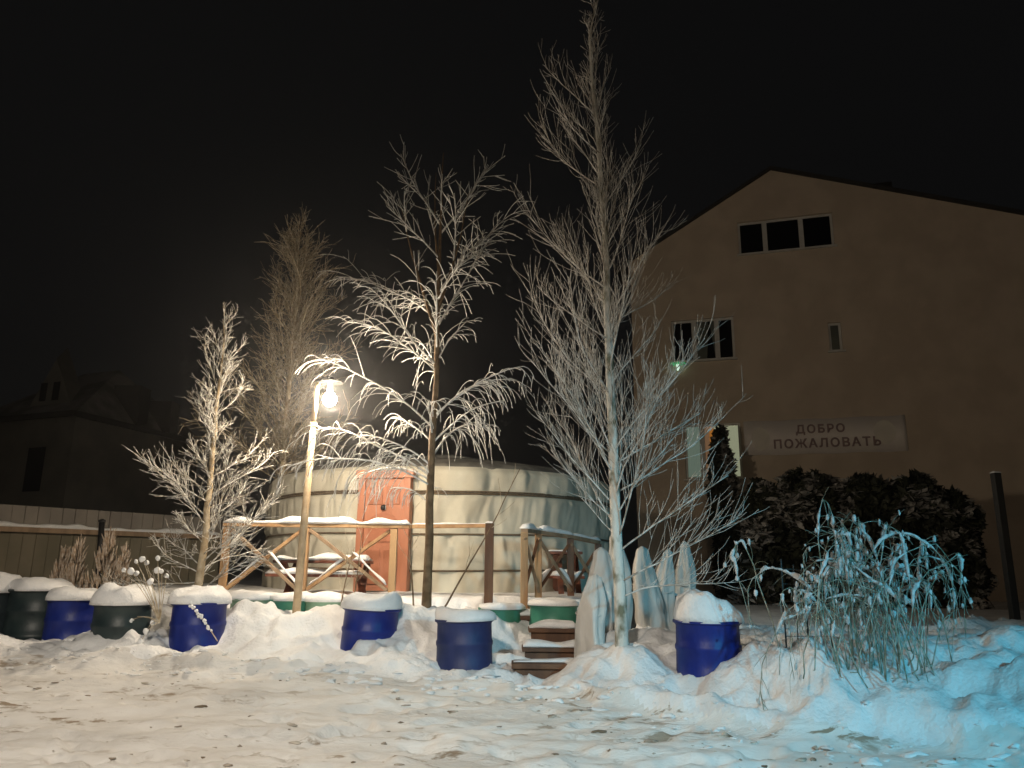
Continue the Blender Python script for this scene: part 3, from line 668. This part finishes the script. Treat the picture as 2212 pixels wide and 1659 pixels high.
# ------------------------------------------------------------------ drums
def drum(name, px, py_top, wpx, d, m, label, group, cap=1.0, tilt=0.0, slope=(0, 0), name_cap='snow_cap', cape=.36):
    t = at(px, py_top, d); r = wpx * d / FPX / 2 * (1 + .0); hgt = .88; zt = t[2]; zb_ = zt - hgt
    o = thing(name, (t[0], d, zb_), label, 'barrel', group)
    P = [(r * .9, 0), (r * .97, .03), (r * .985, .30), (r * 1.035, .33), (r * 1.035, .37), (r * .97, .39), (r * .955, .60), (r * .985, .62), (r * .985, .65), (r * .95, .67), (r * .94, hgt - .05), (r * .98, hgt - .03), (r * .98, hgt), (r * .9, hgt + .004)]
    P = [(r * 0.98 if i < 2 else a, b) for i, (a, b) in enumerate(P)]
    MB().lathe(P, 40, (t[0], d, zb_)).build('body', M[m], o, smooth=True)
    MB().lathe([(r * .99, 0), (r * 1.03, .008), (r * 1.03, .028), (r * .99, .034)], 40, (t[0], d, zt - .032)).build('rim', M[m], o, smooth=True)
    n, kk = 40, 9; sd = px * .01; v = []
    for j in range(kk):
        ph = j / (kk - 1) * math.pi / 2
        for i in range(n):
            a = 2 * math.pi * i / n
            e = 1 + .2 * vnoise(np.array(math.cos(a) * 1.5 + sd), np.array(math.sin(a) * 1.5 + ph), 8)
            rr = r * 1.07 * math.cos(ph) ** cape * float(e)
            if j == kk - 1: rr = r * .02
            x, y = rr * math.cos(a), rr * math.sin(a)
            h = cap * (math.sin(ph) ** .9) * (1 + .5 * float(vnoise(np.array(x * 4 + sd), np.array(y * 4), 11)) + .3 * float(vnoise(np.array(x * 11 + sd), np.array(y * 11), 12)))
            h += (x * slope[0] + y * slope[1]) * math.sin(ph)
            v.append((t[0] + x, d + y, zt - .005 + h - (.012 if j == 0 else 0)))
    f = [(j * n + i, j * n + (i + 1) % n, (j + 1) * n + (i + 1) % n, (j + 1) * n + i) for j in range(kk - 1) for i in range(n)]
    f += [tuple(range(n))[::-1], tuple((kk - 1) * n + i for i in range(n))]
    c = MB(); c.add(v, f); c.build(name_cap, M['snow'], o, smooth=True)
    if tilt: o.rotation_euler = (0, tilt, 0)
    return o
G1 = 'drums standing along the snow bank'
drum('blue_drum', 433, 1300, 112, 9.5, 'blue', 'bright blue drum with round snow cap just left of the lit snow heap', G1, .17)
drum('blue_drum', 796, 1312, 118, 9.3, 'blue', 'leaning blue drum half buried beside the tall snow heap', G1, .16, tilt=.05, slope=(.06, 0))
drum('blue_drum', 1007, 1336, 119, 8.7, 'blue_dull', 'ribbed blue drum with flat snow cap next to the wooden steps', G1, .11, tilt=-.02)
drum('blue_drum', 1527, 1339, 136, 7.7, 'blue', 'nearest blue drum with tall cyan-lit snow hood right of the birch', G1, .23, slope=(-.22, 0), cape=.42)
drum('teal_drum', 268, 1302, 115, 9.2, 'teal', 'dark teal drum with domed snow cap and snow dots before it', G1, .2)
drum('blue_drum', 165, 1292, 108, 9.6, 'blue', 'shaded blue drum between two dark teal drums', G1, .12)
drum('teal_drum', 90, 1272, 118, 9.8, 'teal', 'dark teal drum second from the left edge', G1, .12)
drum('slate_drum', -22, 1276, 112, 9.7, 'slate', 'dark drum cut by the left edge of the picture', G1, .19)
G2 = 'green drums along the terrace edge'
for i, (px, wd, m, lb, pt_, d_) in enumerate([(548, 95, 'greenpale', 'pale green drum below the railing right of the bright blue drum', 1292, 10.75), (628, 90, 'green', 'green drum at the foot of the lamp post', 1294, 10.75),
        (706, 92, 'greenpale', 'pale green drum between lamp post and leaning blue drum', 1296, 10.75), (1082, 92, 'green', 'green drum peeking out behind the ribbed blue drum', 1312, 10.4), (1196, 104, 'green', 'dark green drum at the top of the steps below the crossed railing', 1304, 10.3)]):
    drum('green_drum', px, pt_, wd, d_, m, lb, G2, .10 if i < 3 else .07)
drum('slate_drum', 1362, 1288, 78, 10.3, 'slate', 'slate drum directly behind the big birch trunk', 'slate drums behind the birch', .05)
drum('slate_drum', 1418, 1286, 86, 10.6, 'slate', 'slate drum left of the nearest blue drum, behind frosted twigs', 'slate drums behind the birch', .05)

# ------------------------------------------------------------------ wooden steps
st = thing('wooden_steps', at(1180, 1470, 8.4), 'snowy brown wooden steps leading up to the yurt terrace', 'steps')
for k, (px0, px1, py, d, dep) in enumerate([(1105, 1262, 1434, 8.35, .34), (1128, 1270, 1398, 8.95, .34), (1142, 1252, 1357, 9.6, .34), (1080, 1200, 1330, 10.3, .36)]):
    a = at(px0, py, d); b = at(px1, py, d); z = a[2]
    MB().box((a[0], d, z - .05), (b[0], d + dep, z)).build('tread', M['wood_dark'], st, bevel=.006)
    MB().box((a[0] + .03, d + .04, z - .30), (b[0] - .03, d + .075, z - .052)).build('riser', M['wood_dark'], st)
    if k: snow_strip((a[0] + .01, d + dep / 2, z + .002), (b[0] - .01, d + dep / 2, z + .002), dep, .075, 51 + k).build('snow', M['snow'], st, smooth=True)
    else: snow_strip((a[0] + .02, d + dep * .7, z + .002), (b[0] - .02, d + dep * .7, z + .002), dep * .6, .03, 51).build('snow', M['snow'], st, smooth=True)
a = at(1075, 1320, 10.7); b = at(1135, 1320, 10.7)
eb = thing('edge_board', (a[0], 10.86, .6), 'weathered board closing the terrace edge between the two green drums', 'board')
MB().box((a[0] - .1, 10.86, .52), (b[0] + .12, 10.90, .86)).build('plank', M['wood_grey'], eb, bevel=.005)

# ------------------------------------------------------------------ wrapped shrubs
def wrapped(px, pyt, pyb, wpx, d, label, lean=0.0):
    t = at(px, pyt, d); b = at(px, pyb, d); r = wpx * d / FPX / 2 * 1.15; zb_ = min(b[2], gz(b[0], d)) - .12; H = t[2] - zb_
    o = thing('wrapped_shrub', (b[0], d, zb_), label, 'shrub', 'shrubs wrapped in white cloth for winter')
    n, kk = 36, 26; v = []
    for j in range(kk):
        s = j / (kk - 1)
        pr = (0.86 + .2 * math.sin(s * 2.6)) * (1 - s ** 3.2) ** .75 + .05 + .10 * math.sin(s * 8 + px) * (1 - s)
        pr += .16 * math.exp(-((s - .95) / .035) ** 2); ox = .16 * r * math.sin(s * 4 + px * 1.7); oy = .1 * r * math.cos(s * 5 + px)
        for i in range(n):
            a = 2 * math.pi * i / n
            e = 1 + .5 * float(fbm(np.array(a * 2.2 + px), np.array(s * 3.0), 2, 14)) + .05 * math.sin(a * 5 + px + s * 3) + .03 * math.sin(a * 11 + s * 6)
            v.append((b[0] + r * pr * e * math.cos(a) + lean * s * s * 2 + ox, d + r * pr * e * math.sin(a) + oy, zb_ + H * s))
    f = [(j * n + i, j * n + (i + 1) % n, (j + 1) * n + (i + 1) % n, (j + 1) * n + i) for j in range(kk - 1) for i in range(n)] + [tuple((kk - 1) * n + i for i in range(n))]
    m_ = MB(); m_.add(v, f); m_.build('cloth_wrap', M['wrap'], o, smooth=True)
    th = np.linspace(0, 2 * math.pi, 25)
    rr = r * (.9 + .2 * math.sin(.55 * 2.6)) * .9
    MB().tube(np.stack([b[0] + rr * np.cos(th) + lean * .6 + .16 * r * math.sin(2.2 + px * 1.7), d + rr * np.sin(th), zb_ + H * .55 + .02 * np.sin(th)], -1), .008, 5, cap=False).build('tie_cord', M['wrap'], o)
wrapped(1277, 1240, 1392, 52, 8.8, 'lowest white wrapped shrub beside the steps', .02)
wrapped(1307, 1182, 1385, 62, 9.15, 'wide white wrapped shrub just left of the big birch trunk', -.03)
wrapped(1334, 1150, 1350, 44, 9.7, 'tall white wrapped shrub hidden behind the birch trunk')
wrapped(1402, 1180, 1300, 46, 10.0, 'white wrapped shrub first to the right of the birch trunk', -.03)
wrapped(1432, 1186, 1310, 40, 10.3, 'greyish wrapped shrub second to the right of the birch trunk', .04)
wrapped(1478, 1168, 1310, 36, 10.9, 'slim dim wrapped shrub farthest right behind frosted twigs', .02)

# ------------------------------------------------------------------ trees
def grow(p, d, L, n, g=0.0, wig=0.12, gpow=1.0):
    pts = [np.array(p, float)]; d = unit(d); s = L / n
    for i in range(n):
        d = unit(d + np.array([0, 0, g]) * ((i + 1) / n) ** gpow + rng.normal(0, wig, 3) * .6)
        pts.append(pts[-1] + d * s)
    return np.array(pts)
def perp_dir(d, ang, az):
    d = unit(d); r = np.array([0, 0, 1.0]) if abs(d[2]) < .95 else np.array([1.0, 0, 0])
    a = unit(np.cross(d, r)); b = np.cross(a, d)
    return unit(d * math.cos(ang) + (a * math.cos(az) + b * math.sin(az)) * math.sin(ang))
def interp(pts, t):
    x = t * (len(pts) - 1); i = min(int(x), len(pts) - 2); f_ = x - i
    return pts[i] * (1 - f_) + pts[i + 1] * f_, pts[i + 1] - pts[i]

LAMP_P = at(712, 863, 10.3)
def near_lamp(q): return bool((np.hypot(q[:, 0] - LAMP_P[0] * q[:, 1] / 10.3, (q[:, 2] - CAM_H) - (LAMP_P[2] - CAM_H) * q[:, 1] / 10.3) < .27).any())
def birch(name, base, top, label, up, trunk_r, bark, limb_m, twig_m, n_prim, t0, len_fn, inc_fn, droop, twig_n, twig_len, twig_g, twig_r, tert=2, az_bias=None, wig=.1, extra=None, base_z=None, limb_r=.011, fork=None, twig_ang=.6):
    base = np.asarray(base, float); top = np.asarray(top, float)
    if base_z is not None: base[2] = base_z
    o = thing(name, base, label, 'tree', None)
    n = 16; t = np.linspace(0, 1, n)[:, None]
    tr = base + (top - base) * t
    tr[1:-1, 0] += (0.035 * np.cumsum(rng.normal(0, .5, n - 2))) * .6; tr[1:-1, 1] += rng.normal(0, .02, n - 2)
    tr[0, 2] -= .3
    rad = trunk_r * (1 - np.linspace(0, 1, n)) ** .8 + .006; rad[0] *= 1.2
    stems = [(tr, rad)]
    if fork:
        for ft, fdx, fl in fork:
            p, d = interp(tr, ft); q = grow(p, unit(d) + np.array([fdx, rng.normal(0, .1), 0]), fl, 8, .12, .05)
            stems.append((q, np.linspace(trunk_r * (1 - ft) * .8 + .006, .005, 9)))
    tm = MB()
    for q, r in stems: tm.tube(q, r, 9)
    tm.build('trunk', M[bark], o, smooth=True)
    lm, tw = MB(), MB()
    az = rng.uniform(0, 6.28)
    jobs = []
    for i in range(n_prim):
        s = t0 + (1 - t0) * ((i + rng.uniform(0, 1)) / n_prim); s = min(s, .985)
        q = tr
        if fork and s > fork[0][0] + .05 and rng.uniform() < .5: 
            q = stems[1 + rng.integers(0, len(stems) - 1)][0]; p, d0 = interp(q, min(.97, (s - fork[0][0]) / (1 - fork[0][0])))
        else: p, d0 = interp(q, s)
        az += 2.4 + rng.normal(0, .8)
        a = az
        L = len_fn(s) * rng.uniform(.3, 1.3); inc = inc_fn(s) + rng.normal(0, .2)
        d = np.array([math.cos(a) * math.sin(inc), math.sin(a) * math.sin(inc), math.cos(inc)])
        if az_bias: L *= 1 + az_bias * math.cos(a)
        jobs.append((p, d, L, s))
    if extra: jobs += extra
    for p, d, L, hs in jobs:
        dr = droop(hs) if callable(droop) else droop; tg = twig_g(hs) if callable(twig_g) else twig_g
        q = grow(p, d, L, 9, dr * rng.uniform(.6, 1.3), wig)
        if near_lamp(q): continue
        r0 = limb_r * (.45 + .55 * min(1, L / 1.2))
        lm.tube(q, np.linspace(r0, twig_r, 10), 5)
        nt_ = max(2, int(twig_n * L))
        for k in range(nt_):
            s = .18 + .8 * (k + rng.uniform(0, 1)) / nt_
            p2, d2 = interp(q, min(.99, s))
            dd = unit(unit(perp_dir(d2, twig_ang + rng.normal(0, .25), rng.uniform(0, 6.28))) + np.array([0, 0, up * rng.uniform(.4, 1.3)]))
            l2 = twig_len * L ** .5 * rng.uniform(.4, 1.15) * (1.15 - .6 * s)
            q2 = grow(p2, dd, l2, 6, tg * rng.uniform(.5, 1.4), wig)
            if near_lamp(q2): continue
            tw.tube(q2, np.linspace(twig_r, twig_r * .7, 7), 3, cap=False)
            for _ in range(rng.integers(0, tert + 1)):
                p3, d3 = interp(q2, rng.uniform(.25, .9))
                q3 = grow(p3, perp_dir(d3, .55, rng.uniform(0, 6.28)), l2 * rng.uniform(.35, .75), 4, tg, wig)
                tw.tube(q3, np.linspace(twig_r * .85, twig_r * .55, 5), 3, cap=False)
    lm.build('limbs', M[limb_m], o, smooth=True)
    tag(tw.build('twigs', M[twig_m], o, smooth=True), kind='stuff')
    return o
def base_of(px, py, d):
    b = at(px, py, d); b[2] = gz(b[0], b[1]); return b

# tall birch, right of centre
b4 = base_of(1345, 1410, 8.0); t4 = at(1287, 6, 8.15)
ex4 = []
for px, py, s in ((1560, 1010, .12), (1600, 1120, .08), (1590, 950, .2), (1540, 1180, .06), (1500, 900, .24), (1090, 830, .25), (1130, 930, .18), (1075, 700, .34), (1160, 620, .42), (1470, 620, .44), (1110, 480, .5), (1190, 800, .22), (1240, 1080, .14), (1120, 300, .66), (1180, 230, .72), (1190, 150, .78), (1150, 1010, .16)):
    p = b4 + (t4 - b4) * s; q = at(px, py, 8.0 + rng.normal(0, .35)); ex4.append((p, unit(q - p), float(np.linalg.norm(q - p)) * 1.0, s))
birch('birch_tree', b4, t4, 'tallest frosted birch with pale trunk standing right of the steps', .75, .058, 'bark_white', 'twig_grey', 'twig_grey', 66, .13,
      lambda s: 1.45 * (1 - s) ** .9 + .24, lambda s: .66 - .44 * s, .05, 19, .6, .12, .0031, 2, extra=ex4, wig=.13, limb_r=.0105, twig_ang=.55)
# drooping birch in the middle
b3 = base_of(920, 1325, 9.8); t3 = at(958, 330, 9.8)
ex3 = []
for px, py, s in ((695, 822, .36), (760, 690, .5), (690, 955, .26), (650, 980, .24), (800, 930, .28), (830, 900, .33), (740, 640, .6), (870, 640, .62), (830, 480, .74), (820, 370, .82), (1080, 480, .66), (1060, 560, .58), (1090, 800, .38), (1030, 860, .3), (1060, 400, .8), (1000, 700, .5), (780, 1000, .25), (850, 1050, .2)):
    p = b3 + (t3 - b3) * s; q = at(px, py, 9.8 + rng.normal(0, .4)); ex3.append((p, unit(unit(q - p) + np.array([0, 0, .32])), float(np.linalg.norm(q - p)) * 1.12, s))
birch('birch_tree', b3, t3, 'drooping frosted birch with dark brown trunk before the yurt door', 0, .052, 'bark_brown', 'frost_white', 'frost_white', 17, .24,
      lambda s: 1.25 * (1 - s) ** .7 + .3, lambda s: 1.1 - .75 * s, lambda s: -.30 + .4 * s, 14, .55, lambda s: -1.1 + 1.45 * s, .0064, 2, extra=ex3, wig=.09, fork=[(.56, -.35, 2.0), (.62, .3, 1.7), (.70, -.15, 1.6)], limb_r=.014, twig_ang=.6)
# left frosted birch
b1 = base_of(428, 1262, 10.5); t1 = at(482, 690, 10.6)
birch('birch_tree', b1, t1, 'small bushy frosted birch with tan trunk behind the bright blue drum', .25, .05, 'bark_tan', 'frost', 'frost', 72, .05,
      lambda s: 1.12 * (1 - s) ** 1.0 + .26, lambda s: 1.25 - .95 * s, .05, 22, .42, .03, .0041, 2, wig=.17, limb_r=.010)
# dim dense birch farther back
b2 = at(590, 1240, 15.0); b2[2] = .9; t2 = at(640, 545, 15.0)
birch('birch_tree', b2, t2, 'dim dense birch farthest back, left of the lamp', .1, .075, 'bark_tan', 'twig', 'twig', 105, .24,
      lambda s: 1.6 * math.sin(min(1, (1 - s) * 1.5 + .12) * 1.75) ** .8 + .2, lambda s: .95 - .55 * s, .02, 15, .6, -.03, .0060, 2, wig=.2, limb_r=.014)

# thin bare stems by the drooping birch
for k, (px, py, ptx, pty, dd) in enumerate(((945, 1320, 1115, 1010, 9.9), (895, 1310, 875, 1090, 9.9), (765, 1290, 778, 1150, 10.4), (735, 1295, 752, 1180, 10.5))):
    b = base_of(px, py, dd); t = at(ptx, pty, dd)
    o = thing('sapling', b, ['thin bare sapling bending right beside the drooping birch', 'thin bare sapling just left of the drooping birch trunk', 'thin upright sapling in front of the salmon door', 'thin short sapling right of the lamp post'][k], 'sapling', 'bare saplings before the terrace')
    q = grow(b - (0, 0, .1), t - b, float(np.linalg.norm(t - b)) + .1, 10, .03, .06)
    MB().tube(q, np.linspace(.013, .004, 11), 6).build('stem', M['bark_brown'], o, smooth=True)
    tw = MB()
    for j in range(9):
        p2, d2 = interp(q, rng.uniform(.25, .95)); tw.tube(grow(p2, perp_dir(d2, .6, rng.uniform(0, 6.3)), rng.uniform(.15, .45), 5, .1, .1), np.linspace(.004, .0025, 6), 3, cap=False)
    tag(tw.build('twigs', M['twig'], o, smooth=True), kind='stuff')

# ------------------------------------------------------------------ weeping shrub on the right
sb = base_of(1900, 1450, 6.7)
wsb = thing('weeping_shrub', sb, 'weeping shrub with arching stems and snow clumps on the cyan-lit bank', 'shrub')
sm, cl = MB(), MB()
for k in range(64):
    bp = sb + np.array([rng.normal(0, .34), rng.normal(0, .25), 0]); bp[2] = gz(bp[0], bp[1]) - .05
    tx = float(np.clip(rng.normal(.05, .55), -1.05, 1.1)); ty = abs(rng.normal(0, .3)) - .12; top = rng.uniform(.5, 1.22) * (1.05 - .3 * abs(tx))
    p3 = sb + np.array([tx * .95, ty, 0]); p3[2] = gz(p3[0], p3[1]) + rng.uniform(.02, .55) * top
    c1 = bp + np.array([tx * .25, ty * .2, top * 1.4]); c2 = sb + np.array([tx * 1.15, ty, top * 1.25 + .1])
    tt = np.linspace(0, 1, 16)[:, None]
    q = (1 - tt) ** 3 * bp + 3 * (1 - tt) ** 2 * tt * c1 + 3 * (1 - tt) * tt ** 2 * c2 + tt ** 3 * p3
    q += np.cumsum(rng.normal(0, .02, q.shape), 0) * np.minimum(1, tt * 3)
    q[:, 2] = np.maximum(q[:, 2], gz(q[-1, 0], q[-1, 1]) - .03)
    sm.tube(q, np.linspace(.0055, .0026, 16), 4)
    for j in range(rng.integers(9, 18)):
        s = rng.uniform(.25, .98); p2, d2 = interp(q, s)
        q2 = grow(p2, perp_dir(d2, .7, rng.uniform(0, 6.3)) + (0, 0, -.4), rng.uniform(.05, .26), 4, -.3, .2)
        sm.tube(q2, np.linspace(.0026, .0015, 5), 3, cap=False)
        if rng.uniform() < .3:
            r = rng.uniform(.007, .017); cl.lump(q2[-2] + (0, 0, .005), (r, r, r * rng.uniform(1.2, 3)), .5)
    for _ in range(rng.integers(1, 4)):
        i0 = rng.integers(4, 12); i1 = min(16, i0 + rng.integers(2, 5)); seg = q[i0:i1]
        if len(seg) < 2: continue
        tt2 = np.linspace(0, 1, len(seg) * 3); fine = np.stack([np.interp(tt2, np.linspace(0, 1, len(seg)), seg[:, c]) for c in range(3)], 1)
        rr = (.003 + .013 * rng.uniform(.4, 1.3) * np.sin(np.pi * tt2) ** .6) * (1 + .9 * rng.uniform(-.5, .6, len(tt2)))
        cl.tube(fine + np.stack([0 * rr, 0 * rr, rr * .6], 1), rr, 6)
sm.build('stems', M['vine'], wsb, smooth=True)
tag(cl.build('snow_clumps', M['snow_dull'], wsb, smooth=True), kind='stuff')
# wire trellis
tb = base_of(1728, 1395, 7.2)
trl = thing('wire_trellis', tb, 'thin dark wire trellis at the left side of the weeping shrub', 'trellis')
xs = [at(px, 1300, 7.2)[0] for px in (1692, 1718, 1740, 1768, 1790)]
for i, x in enumerate(xs): MB().tube([(x, 7.2, gz(x, 7.2) - .1), (x + .005, 7.2, 1.42 - .05 * i)], .005 if i % 2 else .008, 5).build('upright', M['iron'], trl)
for z in (.75, .9, 1.05, 1.2, 1.33): MB().tube([(xs[0], 7.195, z), (xs[-1] if z < 1.1 else xs[2], 7.195, z)], .003, 4).build('cross_wire', M['iron'], trl)

# ------------------------------------------------------------------ dark snowy evergreens before the house
def evergreen(px, pyt, wpx, d, label, snow=.3):
    t = at(px, pyt, d); r = wpx * d / FPX / 2; zb_ = .55; H = t[2] - zb_; 
    o = thing('evergreen_bush', (t[0], d, zb_), label, 'bush', 'evergreens in front of the house')
    n = 4200
    u = rng.uniform(0, 1, n) ** .75; a = rng.uniform(0, 2 * math.pi, n)
    prof = np.sqrt(np.clip(1 - (u * 1.0) ** 5, 0, 1)) * .92 + .08
    rad = r * prof * (.55 + .45 * np.sqrt(rng.uniform(0, 1, n))) * (1 + .85 * fbm(a * 1.5 + px, u * 5, 3, 3))
    P = np.stack([t[0] + rad * np.cos(a), d + rad * np.sin(a), zb_ + H * u * (1 + .16 * vnoise(np.cos(a) * 2 + px, np.sin(a) * 2, 6))], -1)
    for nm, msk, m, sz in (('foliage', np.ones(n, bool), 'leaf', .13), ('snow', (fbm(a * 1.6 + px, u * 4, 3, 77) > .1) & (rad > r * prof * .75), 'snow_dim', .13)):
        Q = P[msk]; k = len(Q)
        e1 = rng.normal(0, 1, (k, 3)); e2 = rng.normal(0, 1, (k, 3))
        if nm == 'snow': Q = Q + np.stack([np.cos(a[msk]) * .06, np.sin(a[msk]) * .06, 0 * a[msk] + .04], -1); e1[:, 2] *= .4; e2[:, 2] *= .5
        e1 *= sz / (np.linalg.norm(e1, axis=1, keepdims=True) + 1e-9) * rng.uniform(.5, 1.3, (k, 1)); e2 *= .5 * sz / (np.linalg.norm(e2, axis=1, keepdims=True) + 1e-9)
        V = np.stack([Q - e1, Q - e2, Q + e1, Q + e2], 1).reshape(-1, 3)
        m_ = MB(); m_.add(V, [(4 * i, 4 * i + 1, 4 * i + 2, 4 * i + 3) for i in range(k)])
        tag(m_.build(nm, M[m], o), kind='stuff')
    MB().tube([(t[0], d, zb_ - .2), (t[0], d, zb_ + H * .6)], [.07, .03], 7).build('trunk', M['bark_brown'], o)
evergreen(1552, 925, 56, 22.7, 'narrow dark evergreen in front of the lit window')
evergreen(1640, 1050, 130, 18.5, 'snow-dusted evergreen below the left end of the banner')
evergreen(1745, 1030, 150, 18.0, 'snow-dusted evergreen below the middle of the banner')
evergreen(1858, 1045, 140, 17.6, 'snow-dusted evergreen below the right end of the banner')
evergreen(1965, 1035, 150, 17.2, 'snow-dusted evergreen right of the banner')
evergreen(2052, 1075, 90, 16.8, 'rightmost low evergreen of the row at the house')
gpo = at(2192, 1330, 10.5); gpt = at(2180, 1022, 10.5)
dp = thing('tall_post', (gpo[0], 10.5, gz(gpo[0], 10.5)), 'tall dark wooden post near the right edge behind the weeping shrub', 'post')
MB().bar((gpo[0], 10.5, .4), (gpo[0], 10.5, gpt[2]), .1, .1, up=(0, 1, 0)).build('shaft', M['roof'], dp, bevel=.01)
snow_strip((gpo[0] - .05, 10.5, gpt[2]), (gpo[0] + .05, 10.5, gpt[2]), .1, .03, 5).build('snow', M['snow'], dp, smooth=True)

# ------------------------------------------------------------------ dry plants and snow-dotted twigs at the left
for px, pyt, sc, lb in ((142, 1176, .8, 'brown dry plume leftmost before the board fence'), (176, 1152, .8, 'pointed dry plume left of the dark pipe post'), (240, 1136, 1.2, 'largest dry plume right of the dark pipe post'), (272, 1172, .6, 'small dry plume beside the bushy birch')):
    t = at(px, pyt, 10.6); b = np.array([t[0], 10.6, .8]); o = thing('dry_plant', b, lb, 'plant', 'dry plumes behind the drums')
    m_ = MB(); H = t[2] - b[2]
    m_.tube([b - (0, 0, .2), t], [.009, .004], 5)
    for k in range(int(130 * sc)):
        s = rng.uniform(.05, .93); a = rng.uniform(0, 6.28); w_ = .20 * sc * (1 - s) ** .8 + .015
        p = b + np.array([math.cos(a) * w_ * rng.uniform(.2, .9), math.sin(a) * w_ * .7, H * s * .9])
        m_.tube(grow(p, (math.cos(a) * .3, math.sin(a) * .3, 1), rng.uniform(.10, .22) * (1.2 - .5 * s), 4, .1, .12), [.009, .014, .013, .009, .003], 4)
    m_.build('plume', M['dry'], o, smooth=True)
ss = thing('snow_dotted_bush', at(300, 1290, 9.0), 'bare twigs tipped with white snow balls by the dark teal drum', 'bush')
tw = MB()
rt = at(345, 1345, 8.95)
for px, py in ((294, 1213), (308, 1208), (316, 1216), (340, 1206), (268, 1231), (282, 1234), (296, 1238), (340, 1232), (350, 1234), (284, 1342 - 2), (262, 1339), (330, 1345), (315, 1364), (304, 1386), (325, 1256), (360, 1244)):
    q = at(px, py, 8.95 + rng.normal(0, .08)); m1 = (rt + q) / 2 + np.array([0, 0, .1])
    tt = np.linspace(0, 1, 8)[:, None]; c = (1 - tt) ** 2 * rt + 2 * tt * (1 - tt) * m1 + tt ** 2 * q
    tw.tube(c, np.linspace(.006, .003, 8), 4); r = rng.uniform(.02, .034); MB().lump(q, (r, r, r * 1.1), .35).build('snow_ball', M['snow'], ss, smooth=True)
tw.build('twigs', M['twig'], ss)
sk = thing('snowy_stalk', at(458, 1372, 8.95), 'snow-beaded dry stalk leaning in front of the bright blue drum', 'plant')
tw, ball = MB(), MB(); p0, p1 = at(470, 1385, 8.95), at(410, 1306, 8.95)
tw.tube([p0, (p0 + p1) / 2 + (0, 0, .03), p1], [.006, .005, .003], 5)
for k in range(22):
    s = .25 + .75 * k / 21; c = p0 + (p1 - p0) * s + (0, 0, .03 * math.sin(math.pi * s)); r = rng.uniform(.011, .021)
    ball.lump(c + rng.normal(0, .007, 3), r, .3)
tw.build('stem', M['dry'], sk); ball.build('snow_beads', M['snow'], sk, smooth=True)

# ------------------------------------------------------------------ snow clods and dirt lumps on road and bank
def clods(name, label, n, m, rmin, rmax, ysel):
    b = MB(); V, Fc = ico()
    for _ in range(n):
        x = rng.uniform(-6, 5); yb = float(np.interp(x, YB_X, YB_Y)); y = ysel(yb)
        if abs(x) > y * .72: continue
        r = rmin + (rmax - rmin) * rng.uniform() ** 3
        b.lump((x, y, gz(x, y) + r * .05), (r * rng.uniform(.8, 2.6), r * rng.uniform(.8, 1.5), r * rng.uniform(.3, .8)), .7)
    o = b.build(name, m, None, smooth=True); return tag(o, label, name.replace('_', ' '), kind='stuff')
clods('snow_clods', 'loose snow clods fallen along the foot of the snow bank', 420, M['snow_bank'], .008, .04, lambda yb: yb + rng.normal(.02, .22))
clods('dirt_lumps', 'brown frozen dirt and snow lumps scattered over the packed road', 340, M['clod'], .005, .024, lambda yb: rng.uniform(5.3, yb - .1))

# ------------------------------------------------------------------ thin haze added round the whole place to give the lamp a halo
hz = MB(); hz.box((-130, -40, -1.6), (130, 170, 22))
hm = bpy.data.materials.new('halo_haze'); hm.use_nodes = True; hn = hm.node_tree.nodes; hn.clear()
ho = hn.new('ShaderNodeOutputMaterial'); hv = hn.new('ShaderNodeVolumePrincipled')
hv.inputs['Color'].default_value = (0.95, 0.95, 0.95, 1); hv.inputs['Density'].default_value = 0.0026; hv.inputs['Anisotropy'].default_value = 0.9
hm.node_tree.links.new(hv.outputs[0], ho.inputs['Volume'])
tag(hz.build('haze', hm), kind='stuff')
